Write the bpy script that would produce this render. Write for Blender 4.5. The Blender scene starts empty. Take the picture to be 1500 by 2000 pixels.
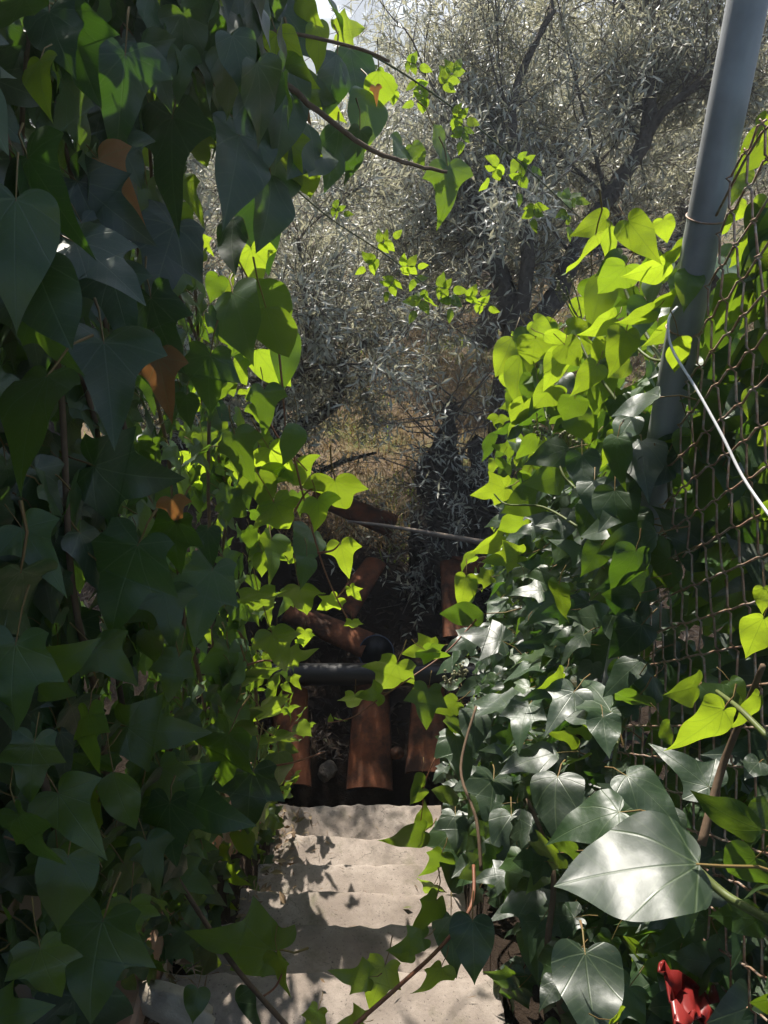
import bpy, bmesh, math, random
import numpy as np
from mathutils import Vector, Matrix, Quaternion, noise

random.seed(7)
rng = np.random.default_rng(7)
R = math.radians
scene = bpy.context.scene
col = scene.collection

# ------------------------------------------------------------------ camera, sky, sun, exposure
CAM = Vector((0, 0, 1.6)); PITCH = 30.0; FPX = 1540.0
cd = bpy.data.cameras.new('camera'); cam = bpy.data.objects.new('camera', cd); col.objects.link(cam)
cam.location = CAM; cam.rotation_euler = (R(90 - PITCH), 0, 0)
cd.sensor_fit = 'VERTICAL'; cd.sensor_height = 24; cd.lens = 24 * FPX / 2000
cd.clip_start = 0.02; cd.clip_end = 3000
scene.camera = cam
SUN_AZ, SUN_EL = -15.0, 47.0
w = bpy.data.worlds.new('World'); scene.world = w; w.use_nodes = True
nt = w.node_tree; bg = nt.nodes['Background']
sky = nt.nodes.new('ShaderNodeTexSky'); sky.sky_type = 'NISHITA'; sky.sun_disc = False
sky.sun_elevation = R(SUN_EL); sky.sun_rotation = R(SUN_AZ)
nt.links.new(sky.outputs[0], bg.inputs[0]); bg.inputs[1].default_value = 0.07
sl = bpy.data.lights.new('sun', 'SUN'); sl.energy = 5.0; sl.angle = R(0.53); sl.color = (1, .94, .85)
so = bpy.data.objects.new('sun', sl); col.objects.link(so)
S = Vector((math.sin(R(SUN_AZ)) * math.cos(R(SUN_EL)), math.cos(R(SUN_AZ)) * math.cos(R(SUN_EL)), math.sin(R(SUN_EL))))
so.rotation_euler = S.to_track_quat('Z', 'Y').to_euler(); so.location = (0, 0, 20)
vs = scene.view_settings
vs.view_transform = 'Standard'; vs.look = 'None'; vs.gamma = 1; vs.use_curve_mapping = False; vs.exposure = 0.95
scene.render.engine = 'CYCLES'
scene.render.use_persistent_data = False
cy = scene.cycles
cy.use_denoising = True; cy.use_adaptive_sampling = True; cy.adaptive_threshold = .03; cy.max_bounces = 6; cy.diffuse_bounces = 3; cy.glossy_bounces = 2
cy.transmission_bounces = 3; cy.transparent_max_bounces = 4; cy.volume_bounces = 0
cy.caustics_reflective = False; cy.caustics_refractive = False; cy.sample_clamp_indirect = 4

CR = Vector((1, 0, 0)); CF = Vector((0, math.cos(R(PITCH)), -math.sin(R(PITCH)))); CU = Vector((0, math.sin(R(PITCH)), math.cos(R(PITCH))))
def P(px, py, d):
    """point seen at photo pixel (px, py), d metres deep along the view axis"""
    return CAM + d * (CF + CR * ((px - 750) / FPX) - CU * ((py - 1000) / FPX))
def proj(p):
    v = Vector(p) - CAM; d = v.dot(CF)
    if d < .05: return (-9999, -9999, d)
    return (750 + FPX * v.dot(CR) / d, 1000 - FPX * v.dot(CU) / d, d)

# ------------------------------------------------------------------ small helpers
def tag(o, label=None, cat=None, group=None, kind=None):
    if label: o['label'] = label
    if cat: o['category'] = cat
    if group: o['group'] = group
    if kind: o['kind'] = kind
    return o
def empty(name, loc=(0, 0, 0)):
    o = bpy.data.objects.new(name, None); col.objects.link(o); o.location = loc; o.empty_display_size = .05
    return o
def link(name, me, parent=None):
    o = bpy.data.objects.new(name, me); col.objects.link(o)
    if parent is not None:
        o.parent = parent; o.matrix_parent_inverse = Matrix.Translation(-Vector(parent.location))
    return o
def mesh(name, verts, faces, mats, smooth=True, midx=None):
    me = bpy.data.meshes.new(name)
    me.from_pydata([tuple(v) for v in verts], [], faces)
    for m in (mats if isinstance(mats, (list, tuple)) else [mats]): me.materials.append(m)
    if smooth: me.polygons.foreach_set('use_smooth', [True] * len(me.polygons))
    if midx is not None: me.polygons.foreach_set('material_index', midx)
    me.update(); return me
def np_mesh(name, V, F, mats, smooth=True, uv=None, midx=None):
    """V (n,3), F (m,k) arrays of faces with the same number of corners"""
    me = bpy.data.meshes.new(name); n, (m, k) = len(V), F.shape
    me.vertices.add(n); me.vertices.foreach_set('co', np.ascontiguousarray(V, dtype=np.float32).ravel())
    me.loops.add(m * k); me.loops.foreach_set('vertex_index', np.ascontiguousarray(F, dtype=np.int32).ravel())
    me.polygons.add(m); me.polygons.foreach_set('loop_start', np.arange(0, m * k, k, dtype=np.int32))
    me.polygons.foreach_set('loop_total', np.full(m, k, dtype=np.int32))
    me.polygons.foreach_set('use_smooth', np.full(m, bool(smooth)))
    for mm in (mats if isinstance(mats, (list, tuple)) else [mats]): me.materials.append(mm)
    if midx is not None: me.polygons.foreach_set('material_index', np.ascontiguousarray(midx, dtype=np.int32))
    if uv is not None:
        l = me.uv_layers.new(name='UVMap'); l.data.foreach_set('uv', np.ascontiguousarray(uv[F.ravel()], dtype=np.float32).ravel())
    me.update(calc_edges=True); me.validate(); return me
def tube(pts, rad, sides=6, cap=True):
    pts = [Vector(p) for p in pts]; n = len(pts)
    if not hasattr(rad, '__len__'): rad = [rad] * n
    V, F = [], []
    t0 = (pts[1] - pts[0]).normalized(); u = t0.orthogonal().normalized()
    for i in range(n):
        t = (pts[min(i + 1, n - 1)] - pts[max(i - 1, 0)])
        t = t.normalized() if t.length > 1e-9 else t0
        u = (u - t * u.dot(t)); u = u.normalized() if u.length > 1e-6 else t.orthogonal().normalized()
        v = t.cross(u)
        for k in range(sides):
            a = 2 * math.pi * k / sides
            V.append(pts[i] + (u * math.cos(a) + v * math.sin(a)) * rad[i])
        t0 = t
    for i in range(n - 1):
        for k in range(sides):
            a, b = i * sides + k, i * sides + (k + 1) % sides
            F.append((a, b, b + sides, a + sides))
    if cap:
        F.append(tuple(range(sides))[::-1]); F.append(tuple(range((n - 1) * sides, n * sides)))
    return V, F
def spline(pts, n=6):
    pts = [Vector(p) for p in pts]; out = []
    for i in range(len(pts) - 1):
        p0, p1, p2, p3 = pts[max(i - 1, 0)], pts[i], pts[i + 1], pts[min(i + 2, len(pts) - 1)]
        for k in range(n):
            t = k / n
            out.append(.5 * ((2 * p1) + (p2 - p0) * t + (2 * p0 - 5 * p1 + 4 * p2 - p3) * t * t + (3 * p1 - p0 - 3 * p2 + p3) * t ** 3))
    out.append(pts[-1]); return out
def merge(parts):
    V, F = [], []
    for v, f in parts:
        o = len(V); V += list(v); F += [tuple(i + o for i in q) for q in f]
    return V, F
def lerp(a, b, t): return a + (b - a) * t
def nz(x, y=0., z=0.): return noise.noise(Vector((x, y, z)))

# ------------------------------------------------------------------ materials
class N:
    def __init__(s, name):
        s.m = bpy.data.materials.new(name); s.m.use_nodes = True; s.t = s.m.node_tree
        s.t.nodes.clear(); s.out = s.new('ShaderNodeOutputMaterial')
    def new(s, k, **kw):
        n = s.t.nodes.new(k)
        for a, b in kw.items(): setattr(n, a, b)
        return n
    def set(s, n, i, v):
        if v is None: return
        if isinstance(v, bpy.types.NodeSocket): s.t.links.new(v, n.inputs[i])
        else: n.inputs[i].default_value = v if not (isinstance(v, tuple) and len(v) == 3 and n.inputs[i].type == 'RGBA') else (*v, 1)
    def math(s, op, a, b=0., clamp=False):
        n = s.new('ShaderNodeMath', operation=op, use_clamp=clamp); s.set(n, 0, a); s.set(n, 1, b); return n.outputs[0]
    def mix(s, f, a, b, mode='MIX'):
        n = s.new('ShaderNodeMix', data_type='RGBA', blend_type=mode); s.set(n, 0, f); s.set(n, 6, a); s.set(n, 7, b); return n.outputs[2]
    def noise(s, scale, detail=4, vec=None, rough=.55, out=0):
        n = s.new('ShaderNodeTexNoise'); s.set(n, 'Scale', scale); s.set(n, 'Detail', detail); s.set(n, 'Roughness', rough); s.set(n, 'Vector', vec)
        return n.outputs[out]
    def ramp(s, f, stops):
        n = s.new('ShaderNodeValToRGB'); e = n.color_ramp.elements
        for i, (p, c) in enumerate(stops):
            q = e[i] if i < 2 else e.new(p)
            q.position = p; q.color = (*c, 1)
        s.set(n, 0, f); return n.outputs[0]
    def bump(s, h, strength=.3, dist=.01):
        n = s.new('ShaderNodeBump'); n.inputs['Strength'].default_value = strength; n.inputs['Distance'].default_value = dist
        s.set(n, 'Height', h); return n.outputs[0]
    def bsdf(s, color, rough=.6, spec=.5, metal=0., normal=None, coat=0.):
        n = s.new('ShaderNodeBsdfPrincipled'); s.set(n, 'Base Color', color); s.set(n, 'Roughness', rough)
        s.set(n, 'Specular IOR Level', spec); s.set(n, 'Metallic', metal); s.set(n, 'Normal', normal); s.set(n, 'Coat Weight', coat)
        return n.outputs[0]
    def end(s, sh): s.t.links.new(sh, s.out.inputs[0]); return s.m
    def obj_coord(s): return s.new('ShaderNodeTexCoord').outputs['Object']
    def world_pos(s): return s.new('ShaderNodeNewGeometry').outputs['Position']

def leaf_rand(m):
    oi = m.new('ShaderNodeObjectInfo'); ge = m.new('ShaderNodeNewGeometry')
    r = m.math('FRACT', m.math('ADD', oi.outputs['Random'], ge.outputs['Random Per Island']))
    return r, oi, ge
def vein_mask(m, angles, width=.012):
    uv = m.new('ShaderNodeTexCoord').outputs['UV']
    sp = m.new('ShaderNodeSeparateXYZ'); m.set(sp, 0, uv)
    x = m.math('ABSOLUTE', m.math('SUBTRACT', sp.outputs[0], .5)); y = m.math('SUBTRACT', sp.outputs[1], .25)
    best = None
    for a in angles:
        d = m.math('ABSOLUTE', m.math('SUBTRACT', m.math('MULTIPLY', x, math.cos(R(a))), m.math('MULTIPLY', y, math.sin(R(a)))))
        al = m.math('ADD', m.math('MULTIPLY', x, math.sin(R(a))), m.math('MULTIPLY', y, math.cos(R(a))))
        d = m.math('ADD', d, m.math('MULTIPLY', m.math('LESS_THAN', al, 0.), 1.))
        best = d if best is None else m.math('MINIMUM', best, d)
    return m.math('SUBTRACT', 1., m.math('DIVIDE', best, width), clamp=True)
def side_veins(m):
    uv = m.new('ShaderNodeTexCoord').outputs['UV']; sp = m.new('ShaderNodeSeparateXYZ'); m.set(sp, 0, uv)
    x = m.math('ABSOLUTE', m.math('SUBTRACT', sp.outputs[0], .5))
    f = m.math('FRACT', m.math('MULTIPLY', m.math('SUBTRACT', sp.outputs[1], m.math('MULTIPLY', x, .75)), 7.5))
    return m.math('SUBTRACT', 1., m.math('DIVIDE', m.math('ABSOLUTE', m.math('SUBTRACT', f, .5)), .09), clamp=True)
def ivy_material(name, old, young, tr_old, tr_young, rough=.42, f_old=.22, f_young=.5, angles=(0, 34, 72, 118)):
    m = N(name); r, oi, ge = leaf_rand(m)
    youth = m.new('ShaderNodeSeparateColor'); m.set(youth, 0, oi.outputs['Color']); y0 = youth.outputs[0]
    y = m.math('ADD', y0, m.math('MULTIPLY', m.math('SUBTRACT', r, .5), .35), clamp=True)
    n1 = m.noise(3.5, 2, m.obj_coord())
    c = m.mix(y, old, young)
    c = m.mix(m.math('MULTIPLY', n1, .5), c, (.035, .06, .03), 'MIX')
    hs = m.new('ShaderNodeHueSaturation'); m.set(hs, 'Color', c)
    m.set(hs, 'Hue', m.math('ADD', .485, m.math('MULTIPLY', r, .03)))
    m.set(hs, 'Value', m.math('ADD', .75, m.math('MULTIPLY', m.math('FRACT', m.math('MULTIPLY', r, 7.3)), .5)))
    v = vein_mask(m, angles)
    v2 = side_veins(m)
    vv = m.math('MAXIMUM', v, m.math('MULTIPLY', v2, .4))
    c = m.mix(m.math('MULTIPLY', vv, .22), hs.outputs[0], (.30, .40, .18))
    spot = m.ramp(m.noise(9., 5, m.obj_coord(), .75), [(.66, (0, 0, 0)), (.72, (1, 1, 1))])
    c = m.mix(m.math('MULTIPLY', spot, .6), c, (.14, .10, .045))
    c = m.mix(m.math('MULTIPLY', ge.outputs['Backfacing'], .55), c, (.16, .24, .10))
    fine = m.noise(60., 2, m.obj_coord())
    h = m.math('ADD', m.math('MULTIPLY', v, -.4), m.math('ADD', m.math('MULTIPLY', n1, 2.), m.math('MULTIPLY', fine, .08)))
    nrm = m.bump(h, .22, .003)
    rg = m.math('ADD', rough - .08, m.math('MULTIPLY', n1, .2))
    p = m.bsdf(c, m.math('ADD', rg, m.math('MULTIPLY', ge.outputs['Backfacing'], .25)), .8, 0, nrm)
    tc = m.mix(y, tr_old, tr_young)
    tc = m.mix(m.math('MULTIPLY', vv, .45), tc, (.10, .18, .01))
    tc = m.mix(m.math('MULTIPLY', spot, .7), tc, (.14, .11, .01))
    h2 = m.new('ShaderNodeHueSaturation'); m.set(h2, 'Color', tc); m.set(h2, 'Value', m.math('ADD', .6, m.math('MULTIPLY', m.math('FRACT', m.math('MULTIPLY', r, 13.7)), .5))); tc = h2.outputs[0]
    tl = m.new('ShaderNodeBsdfTranslucent'); m.set(tl, 0, tc); m.set(tl, 'Normal', nrm)
    mx = m.new('ShaderNodeMixShader'); m.set(mx, 0, m.math('ADD', f_old, m.math('MULTIPLY', y, f_young - f_old)))
    m.set(mx, 1, p); m.set(mx, 2, tl.outputs[0])
    return m.end(mx.outputs[0])
M = {}
M['ivy'] = ivy_material('ivy_leaf', (.022, .045, .022), (.075, .16, .02), (.13, .32, .015), (.52, .70, .03), rough=.42)
M['rose'] = ivy_material('rose_leaf', (.04, .09, .02), (.10, .20, .03), (.28, .50, .02), (.50, .68, .03), rough=.55, f_old=.4, angles=(0, 40, 75))
def simple(name, c1, c2, scale=20., rough=.8, spec=.3, metal=0., bump=.3, dist=.004, det=5):
    m = N(name); n = m.noise(scale, det, m.world_pos())
    return m.end(m.bsdf(m.mix(n, c1, c2), rough, spec, metal, m.bump(n, bump, dist)))
M['petiole'] = simple('petiole_skin', (.16, .16, .04), (.22, .10, .05), 40, .5)
M['stem_red'] = simple('young_stem', (.24, .07, .05), (.20, .12, .05), 30, .5)
M['stem_brown'] = simple('ivy_bark', (.10, .06, .035), (.20, .14, .09), 60, .85)
M['stem_green'] = simple('green_stem', (.10, .16, .04), (.16, .15, .06), 40, .5)
M['cane'] = simple('rose_cane', (.05, .09, .03), (.16, .13, .08), 40, .5)
M['dead'] = ivy_material('withered_leaf', (.28, .12, .05), (.45, .20, .07), (.5, .2, .05), (.6, .25, .06), rough=.75, f_old=.25, f_young=.3)
M['berry'] = simple('ivy_berry', (.12, .14, .06), (.28, .24, .14), 200, .5)
M['bark'] = simple('olive_bark', (.045, .037, .03), (.17, .14, .11), 28, .95, .2, 0, .9, .03, 8)
M['twig'] = simple('olive_twig', (.10, .085, .07), (.20, .17, .14), 30, .8)
def olive_leaf():
    m = N('olive_leaf'); r, oi, ge = leaf_rand(m)
    c = m.ramp(r, [(0, (.12, .13, .08)), (.5, (.20, .205, .135)), (.9, (.26, .255, .17)), (1, (.34, .29, .16))])
    c = m.mix(ge.outputs['Backfacing'], c, (.42, .43, .36))
    p = m.bsdf(c, m.math('ADD', .24, m.math('MULTIPLY', ge.outputs['Backfacing'], .2)), 1.)
    tl = m.new('ShaderNodeBsdfTranslucent'); m.set(tl, 0, (.64, .62, .42))
    mx = m.new('ShaderNodeMixShader'); m.set(mx, 0, .34); m.set(mx, 1, p); m.set(mx, 2, tl.outputs[0])
    return m.end(mx.outputs[0])
M['olive'] = olive_leaf()
def blade_mat(name, stops, tr, f=.4):
    m = N(name); r, oi, ge = leaf_rand(m)
    c = m.ramp(r, stops); p = m.bsdf(c, .6, .3)
    tl = m.new('ShaderNodeBsdfTranslucent'); m.set(tl, 0, tr)
    mx = m.new('ShaderNodeMixShader'); m.set(mx, 0, f); m.set(mx, 1, p); m.set(mx, 2, tl.outputs[0])
    return m.end(mx.outputs[0])
M['dry'] = blade_mat('dry_grass', [(0, (.16, .10, .05)), (.4, (.30, .21, .10)), (.8, (.42, .33, .18)), (1, (.20, .09, .04))], (.34, .25, .10))
M['grass'] = blade_mat('green_grass', [(0, (.08, .13, .03)), (.6, (.13, .18, .04)), (1, (.24, .22, .08))], (.30, .40, .05))
M['shade_litter'] = blade_mat('shade_darkened_litter', [(0, (.02, .014, .01)), (.5, (.045, .03, .02)), (.9, (.09, .06, .04)), (1, (.05, .05, .02))], (.04, .025, .01), .1)  # darker copy of the leaf litter, painting in the hollow's shade
M['litter'] = blade_mat('leaf_litter', [(0, (.12, .08, .05)), (.4, (.24, .16, .09)), (.8, (.42, .32, .2)), (1, (.12, .13, .04))], (.2, .12, .05), .15)
def concrete():
    m = N('worn_concrete'); w_ = m.world_pos()
    a = m.noise(5., 6, w_, .6); b = m.noise(45., 6, w_, .7); c_ = m.noise(170., 3, w_, .6)
    c = m.mix(m.ramp(a, [(.38, (0, 0, 0)), (.62, (1, 1, 1))]), (.25, .205, .17), (.45, .385, .33))
    c = m.mix(m.ramp(b, [(.35, (0, 0, 0)), (.7, (1, 1, 1))]), m.mix(.55, c, (.24, .20, .17)), c)
    pit = m.ramp(c_, [(.30, (0, 0, 0)), (.38, (1, 1, 1))])
    c = m.mix(pit, (.12, .10, .085), c)
    st = m.ramp(m.noise(4.5, 5, w_, .7), [(.52, (0, 0, 0)), (.70, (1, 1, 1))])
    c = m.mix(m.math('MULTIPLY', st, .7), c, (.12, .105, .085))
    mo = m.ramp(m.noise(7., 6, w_, .75), [(.56, (0, 0, 0)), (.68, (1, 1, 1))])
    c = m.mix(m.math('MULTIPLY', mo, .5), c, (.12, .12, .06))
    cr = m.new('ShaderNodeTexVoronoi', feature='DISTANCE_TO_EDGE'); m.set(cr, 'Scale', 4.5); wv = m.new('ShaderNodeVectorMath', operation='ADD'); m.set(wv, 0, w_)
    wn = m.new('ShaderNodeVectorMath', operation='SCALE'); m.set(wn, 0, m.noise(9., 4, w_, .6, 1)); wn.inputs['Scale'].default_value = .25; m.t.links.new(wn.outputs[0], wv.inputs[1]); m.t.links.new(wv.outputs[0], cr.inputs['Vector'])
    ck = m.math('MULTIPLY', m.math('LESS_THAN', cr.outputs['Distance'], .008), m.math('GREATER_THAN', a, .52))
    c = m.mix(m.math('MULTIPLY', ck, .55), c, (.08, .07, .055))
    h = m.math('ADD', m.math('MULTIPLY', b, .6), m.math('MULTIPLY', c_, .4))
    return m.end(m.bsdf(c, .92, .25, 0, m.bump(h, .55, .006)))
M['concrete'] = concrete()
M['mortar'] = simple('lime_mortar', (.22, .19, .16), (.36, .32, .27), 40, .95, .2, 0, .6, .006)
def terracotta(name, a, b, dirt):
    m = N(name); w_ = m.world_pos(); n = m.noise(14., 6, w_, .6); n2 = m.noise(60., 4, w_)
    oi = m.new('ShaderNodeObjectInfo').outputs['Random']
    c = m.mix(n, a, b); c = m.mix(m.math('MULTIPLY', oi, .4), c, (.30, .13, .07))
    c = m.mix(m.ramp(m.noise(6., 6, w_, .7), [(.40, (0, 0, 0)), (.60, (.85, .85, .85))]), c, dirt)
    return m.end(m.bsdf(c, .9, .25, 0, m.bump(m.math('ADD', n, n2), .35, .004)))
M['tile'] = terracotta('terracotta_tile', (.15, .046, .018), (.23, .078, .033), (.03, .022, .016))  # aged grime, colours darkened further to carry the hollow's shade
M['brick'] = terracotta('orange_brick', (.46, .20, .10), (.58, .30, .17), (.36, .27, .2))
M['stone'] = simple('pale_stone', (.30, .26, .2), (.5, .44, .35), 30, .9, .3, 0, .8, .008)
def zinc():
    m = N('galvanised_steel'); w_ = m.world_pos()
    mp = m.new('ShaderNodeMapping'); m.set(mp, 0, w_); mp.inputs['Scale'].default_value = (1, 1, .12)
    n = m.noise(60., 4, mp.outputs[0]); n2 = m.noise(9., 4, w_)
    c = m.mix(n, (.27, .28, .28), (.40, .41, .41)); c = m.mix(m.ramp(n2, [(.45, (0, 0, 0)), (.7, (.7, .7, .7))]), c, (.17, .165, .155))
    return m.end(m.bsdf(c, m.math('ADD', .5, m.math('MULTIPLY', n2, .25)), .5, .3, m.bump(n, .08, .001)))
M['zinc'] = zinc()
def rusty():
    m = N('rusty_wire'); w_ = m.world_pos(); n = m.noise(55., 4, w_, .7)
    c = m.ramp(n, [(.35, (.50, .44, .38)), (.5, (.38, .25, .17)), (.7, (.26, .14, .08))])
    return m.end(m.bsdf(c, .55, .5, .25, m.bump(n, .4, .001)))
M['rust'] = rusty()
M['white_wire'] = simple('white_cable_sheath', (.72, .72, .72), (.8, .8, .8), 30, .4, .5, 0, .05, .001)
M['black'] = simple('black_polyethylene', (.008, .008, .009), (.022, .02, .018), 20, .5, .5, 0, .1, .001)
M['bluegrey'] = simple('blue_grey_plastic', (.05, .08, .14), (.10, .13, .20), 20, .35, .5, 0, .1, .001)
M['red'] = simple('red_plastic', (.20, .016, .014), (.28, .03, .026), 12, .35, .5, 0, .2, .004)
M['wood'] = simple('grey_dead_wood', (.16, .12, .09), (.36, .30, .24), 50, .9, .2, 0, .6, .004)
M['wall'] = simple('rough_render', (.20, .18, .15), (.34, .31, .27), 8, .95, .2, 0, .6, .02)
def ground_mat():
    m = N('olive_grove_soil'); w_ = m.world_pos()
    a = m.noise(1.3, 6, w_, .65); b = m.noise(14., 6, w_, .7)
    c = m.mix(b, (.085, .06, .04), (.23, .17, .105)); c = m.mix(m.ramp(a, [(.48, (0, 0, 0)), (.62, (1, 1, 1))]), c, m.mix(b, (.07, .085, .03), (.17, .17, .06)))
    far = m.noise(.09, 6, w_, .7)
    sp = m.new('ShaderNodeSeparateXYZ'); m.set(sp, 0, w_)
    pit_shade = m.math('DIVIDE', m.math('SUBTRACT', m.math('ADD', 5.2, m.math('MULTIPLY', a, 1.)), sp.outputs[1]), 1., clamp=True)
    c = m.mix(pit_shade, c, m.mix(b, (.016, .011, .008), (.05, .035, .024)))  # nearer soil darkened, the hollow's shade put into its colour
    k = m.math('DIVIDE', m.math('SUBTRACT', sp.outputs[1], 25.), 30., clamp=True)
    c = m.mix(k, c, m.mix(m.ramp(far, [(.4, (0, 0, 0)), (.6, (1, 1, 1))]), (.05, .075, .03), (.16, .15, .08)))
    return m.end(m.bsdf(c, .95, .15, 0, m.bump(b, .8, .03)))
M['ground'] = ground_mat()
def far_leaf():
    m = N('far_tree_leaf'); r, oi, ge = leaf_rand(m)
    c = m.ramp(r, [(0, (.03, .045, .02)), (1, (.09, .11, .04))])
    return m.end(m.bsdf(c, .7, .2))
M['far'] = far_leaf()

# ------------------------------------------------------------------ the stair and the ground
# nosing lines measured from the photograph (pixel rows), steps climb towards the camera
RUN = .25; NOSE = []
for k, row in enumerate((1880, 1800, 1735, 1682, 1630, 1568)):
    a = R(PITCH) + math.atan((row - 1000) / FPX); y = .924 + RUN * k
    NOSE.append((y, 1.6 - y * math.tan(a)))
NOSE[5] = (NOSE[5][0], NOSE[5][1] - .0)
def stair_z(y):
    for k, (yn, z) in enumerate(NOSE):
        if y <= yn: return z
    return -1.3
def slope(y):            # smooth line through the steps
    if y < .9: return 0.
    if y > 2.3: return -1.25
    return lerp(0, -1.05, (y - .9) / 1.4)
XL, XR = -.415, .20
def ground_z(x, y):
    if y < 40: base = -1.27 - .035 * max(0, y - 2.4)
    elif y < 110: t = (y - 40) / 70; base = -2.6 - 9 * (3 * t * t - 2 * t ** 3)
    else:
        t = min(1, (y - 110) / 170); base = -11.6 + 22.5 * (3 * t * t - 2 * t ** 3) * (1 + .12 * math.sin(x * .02 + .6))
    if y < 2.6:
        if XL - .2 < x < XL or XR < x < XR + .25:
            t = min(1, max(0, (y - .9) / 1.6)); side = lerp(-.05, -1.27, t * t * (3 - 2 * t))
            base = side
        elif XL <= x <= XR:
            base = min(-1.27, slope(y) - .4)
        if y < .3 and XL <= x <= XR: base = -.3
    y1 = 4.0 if x < 0 else 3.3  # banks raised out of view to keep sky light off the hollow
    if (x <= XL - .2 or x >= XR + .25) and y < y1 + .6:
        t = min(1, max(0, (y1 + .6 - y) / .6)); e_ = min(1, max(0, (abs(x) - (.6 if x < 0 else .55)) / .15)) * min(1, max(0, (7 - abs(x)) / 3))
        base = lerp(base if y >= 2.6 else -1.27 * min(1, max(0, (y - .9) / 1.6)), -.25, t * e_)
    amp = .02 if y < 4 else (.05 if y < 40 else .6)
    f = .9 if y < 40 else .03
    return base + amp * nz(x * f * 2, y * f * 2) + amp * .6 * nz(x * f * 6, y * f * 6, 3)
ys = np.concatenate([np.arange(-6, -1, .5), np.arange(-1, 4, .07), np.arange(4, 14, .22), np.array([14 * 1.085 ** i for i in range(52)])])
xh = np.concatenate([np.arange(0, 1.2, .06), np.arange(1.2, 6, .25), np.array([6 * 1.12 ** i for i in range(42)])])
xs = np.concatenate([-xh[:0:-1], xh])
V = [(x, y, ground_z(x, y)) for y in ys for x in xs]; nx = len(xs)
F = [(j * nx + i, j * nx + i + 1, (j + 1) * nx + i + 1, (j + 1) * nx + i) for j in range(len(ys) - 1) for i in range(nx - 1)]
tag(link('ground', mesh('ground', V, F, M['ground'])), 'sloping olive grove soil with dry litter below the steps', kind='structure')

stair = empty('stone_staircase', (-.05, .9, 0))
tag(stair, 'narrow worn concrete steps going down between two banks of ivy', 'staircase')
def step_mesh(k):
    yn, z = NOSE[k]; y0 = NOSE[k - 1][0] - .05 if k else -1.2
    zb = z - .32; x0 = XL - .032 + .008 * (k % 2); x1 = XR + .03
    nxs = 44; nys = 12; V, F = [], []
    def edge(x): return .012 * nz(x * 9, k * 3.1) + .010 * nz(x * 26, k * 5.) + .008 * min(0, nz(x * 55, k * 7.7) + .1)
    prof = [(t, 0) for t in np.linspace(0, .86, nys)] + [(.93, -.001), (.965, -.004), (.985, -.011), (.995, -.022), (1., -.04)]
    for t, dz in prof + [(1., zb - z)]:
        for i in range(nxs + 1):
            x = lerp(x0, x1, i / nxs); y = lerp(y0, yn, t)
            if t > .9: y += edge(x) * (t - .86) / .14
            zz = z + dz + (.0045 * nz(x * 6, y * 6, k) + .002 * nz(x * 25, y * 25, k) if dz > -.1 else 0)
            if t > .9 and dz > -.1: zz += .55 * edge(x + 3)
            V.append((x, y, zz))
    n = nxs + 1; rows = len(prof) + 1
    for j in range(rows - 1):
        for i in range(nxs): F.append((j * n + i, j * n + i + 1, (j + 1) * n + i + 1, (j + 1) * n + i))
    b = len(V); V += [(x0, y0, zb), (x1, y0, zb)]
    F.append(tuple([j * n for j in range(rows)] + [b])[::-1]); F.append(tuple([j * n + nxs for j in range(rows)] + [b + 1]))
    F.append((0, b, b + 1, nxs)[::-1])
    return mesh('step', V, F, M['concrete'])
for k in range(6): link('step', step_mesh(k), stair)

# ------------------------------------------------------------------ leaf shapes
def chaikin(pts, it):
    for _ in range(it):
        out = [pts[0]]
        for i in range(len(pts) - 1):
            (x0, y0, c0), (x1, y1, c1) = pts[i], pts[i + 1]
            if not (c0 and i > 0) and i > 0: out.append((lerp(x0, x1, .25), lerp(y0, y1, .25), 0))
            elif c0 and i > 0: pass
            if c1: 
                out.append((lerp(x0, x1, .72), lerp(y0, y1, .72), 0)); out.append((x1, y1, 1))
            else: out.append((lerp(x0, x1, .75), lerp(y0, y1, .75), 0))
        pts = out
    return pts
OUT = {
 'H': [(0, 0, 1), (.08, -.09, 0), (.22, -.12, 0), (.37, -.04, 0), (.41, .15, 0), (.37, .38, 0), (.26, .62, 0), (.11, .84, 0), (.03, .99, 0), (0, 1.08, 1)],
 'B': [(0, 0, 1), (.14, -.06, 0), (.32, .0, 0), (.44, .2, 0), (.45, .42, 0), (.34, .66, 0), (.18, .84, 0), (.06, .95, 0), (0, 1.02, 1)],
 'O': [(0, 0, 1), (.12, .01, 0), (.26, .08, 0), (.34, .26, 0), (.32, .5, 0), (.2, .74, 0), (.08, .91, 0), (0, 1.03, 1)],
 'L': [(0, 0, 1), (.09, -.17, 0), (.24, -.22, 0), (.40, -.15, 1), (.37, -.02, 0), (.42, .05, 0), (.52, .20, 0), (.64, .40, 1), (.46, .40, 0), (.31, .43, 0), (.27, .55, 0), (.23, .70, 0), (.10, .90, 0), (0, 1.05, 1)],
 'A': [(0, 0, 1), (.10, -.14, 0), (.28, -.17, 0), (.44, -.04, 0), (.56, .18, 1), (.36, .25, 0), (.25, .38, 0), (.22, .55, 0), (.14, .78, 0), (.06, .95, 0), (0, 1.12, 1)],
}
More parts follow.
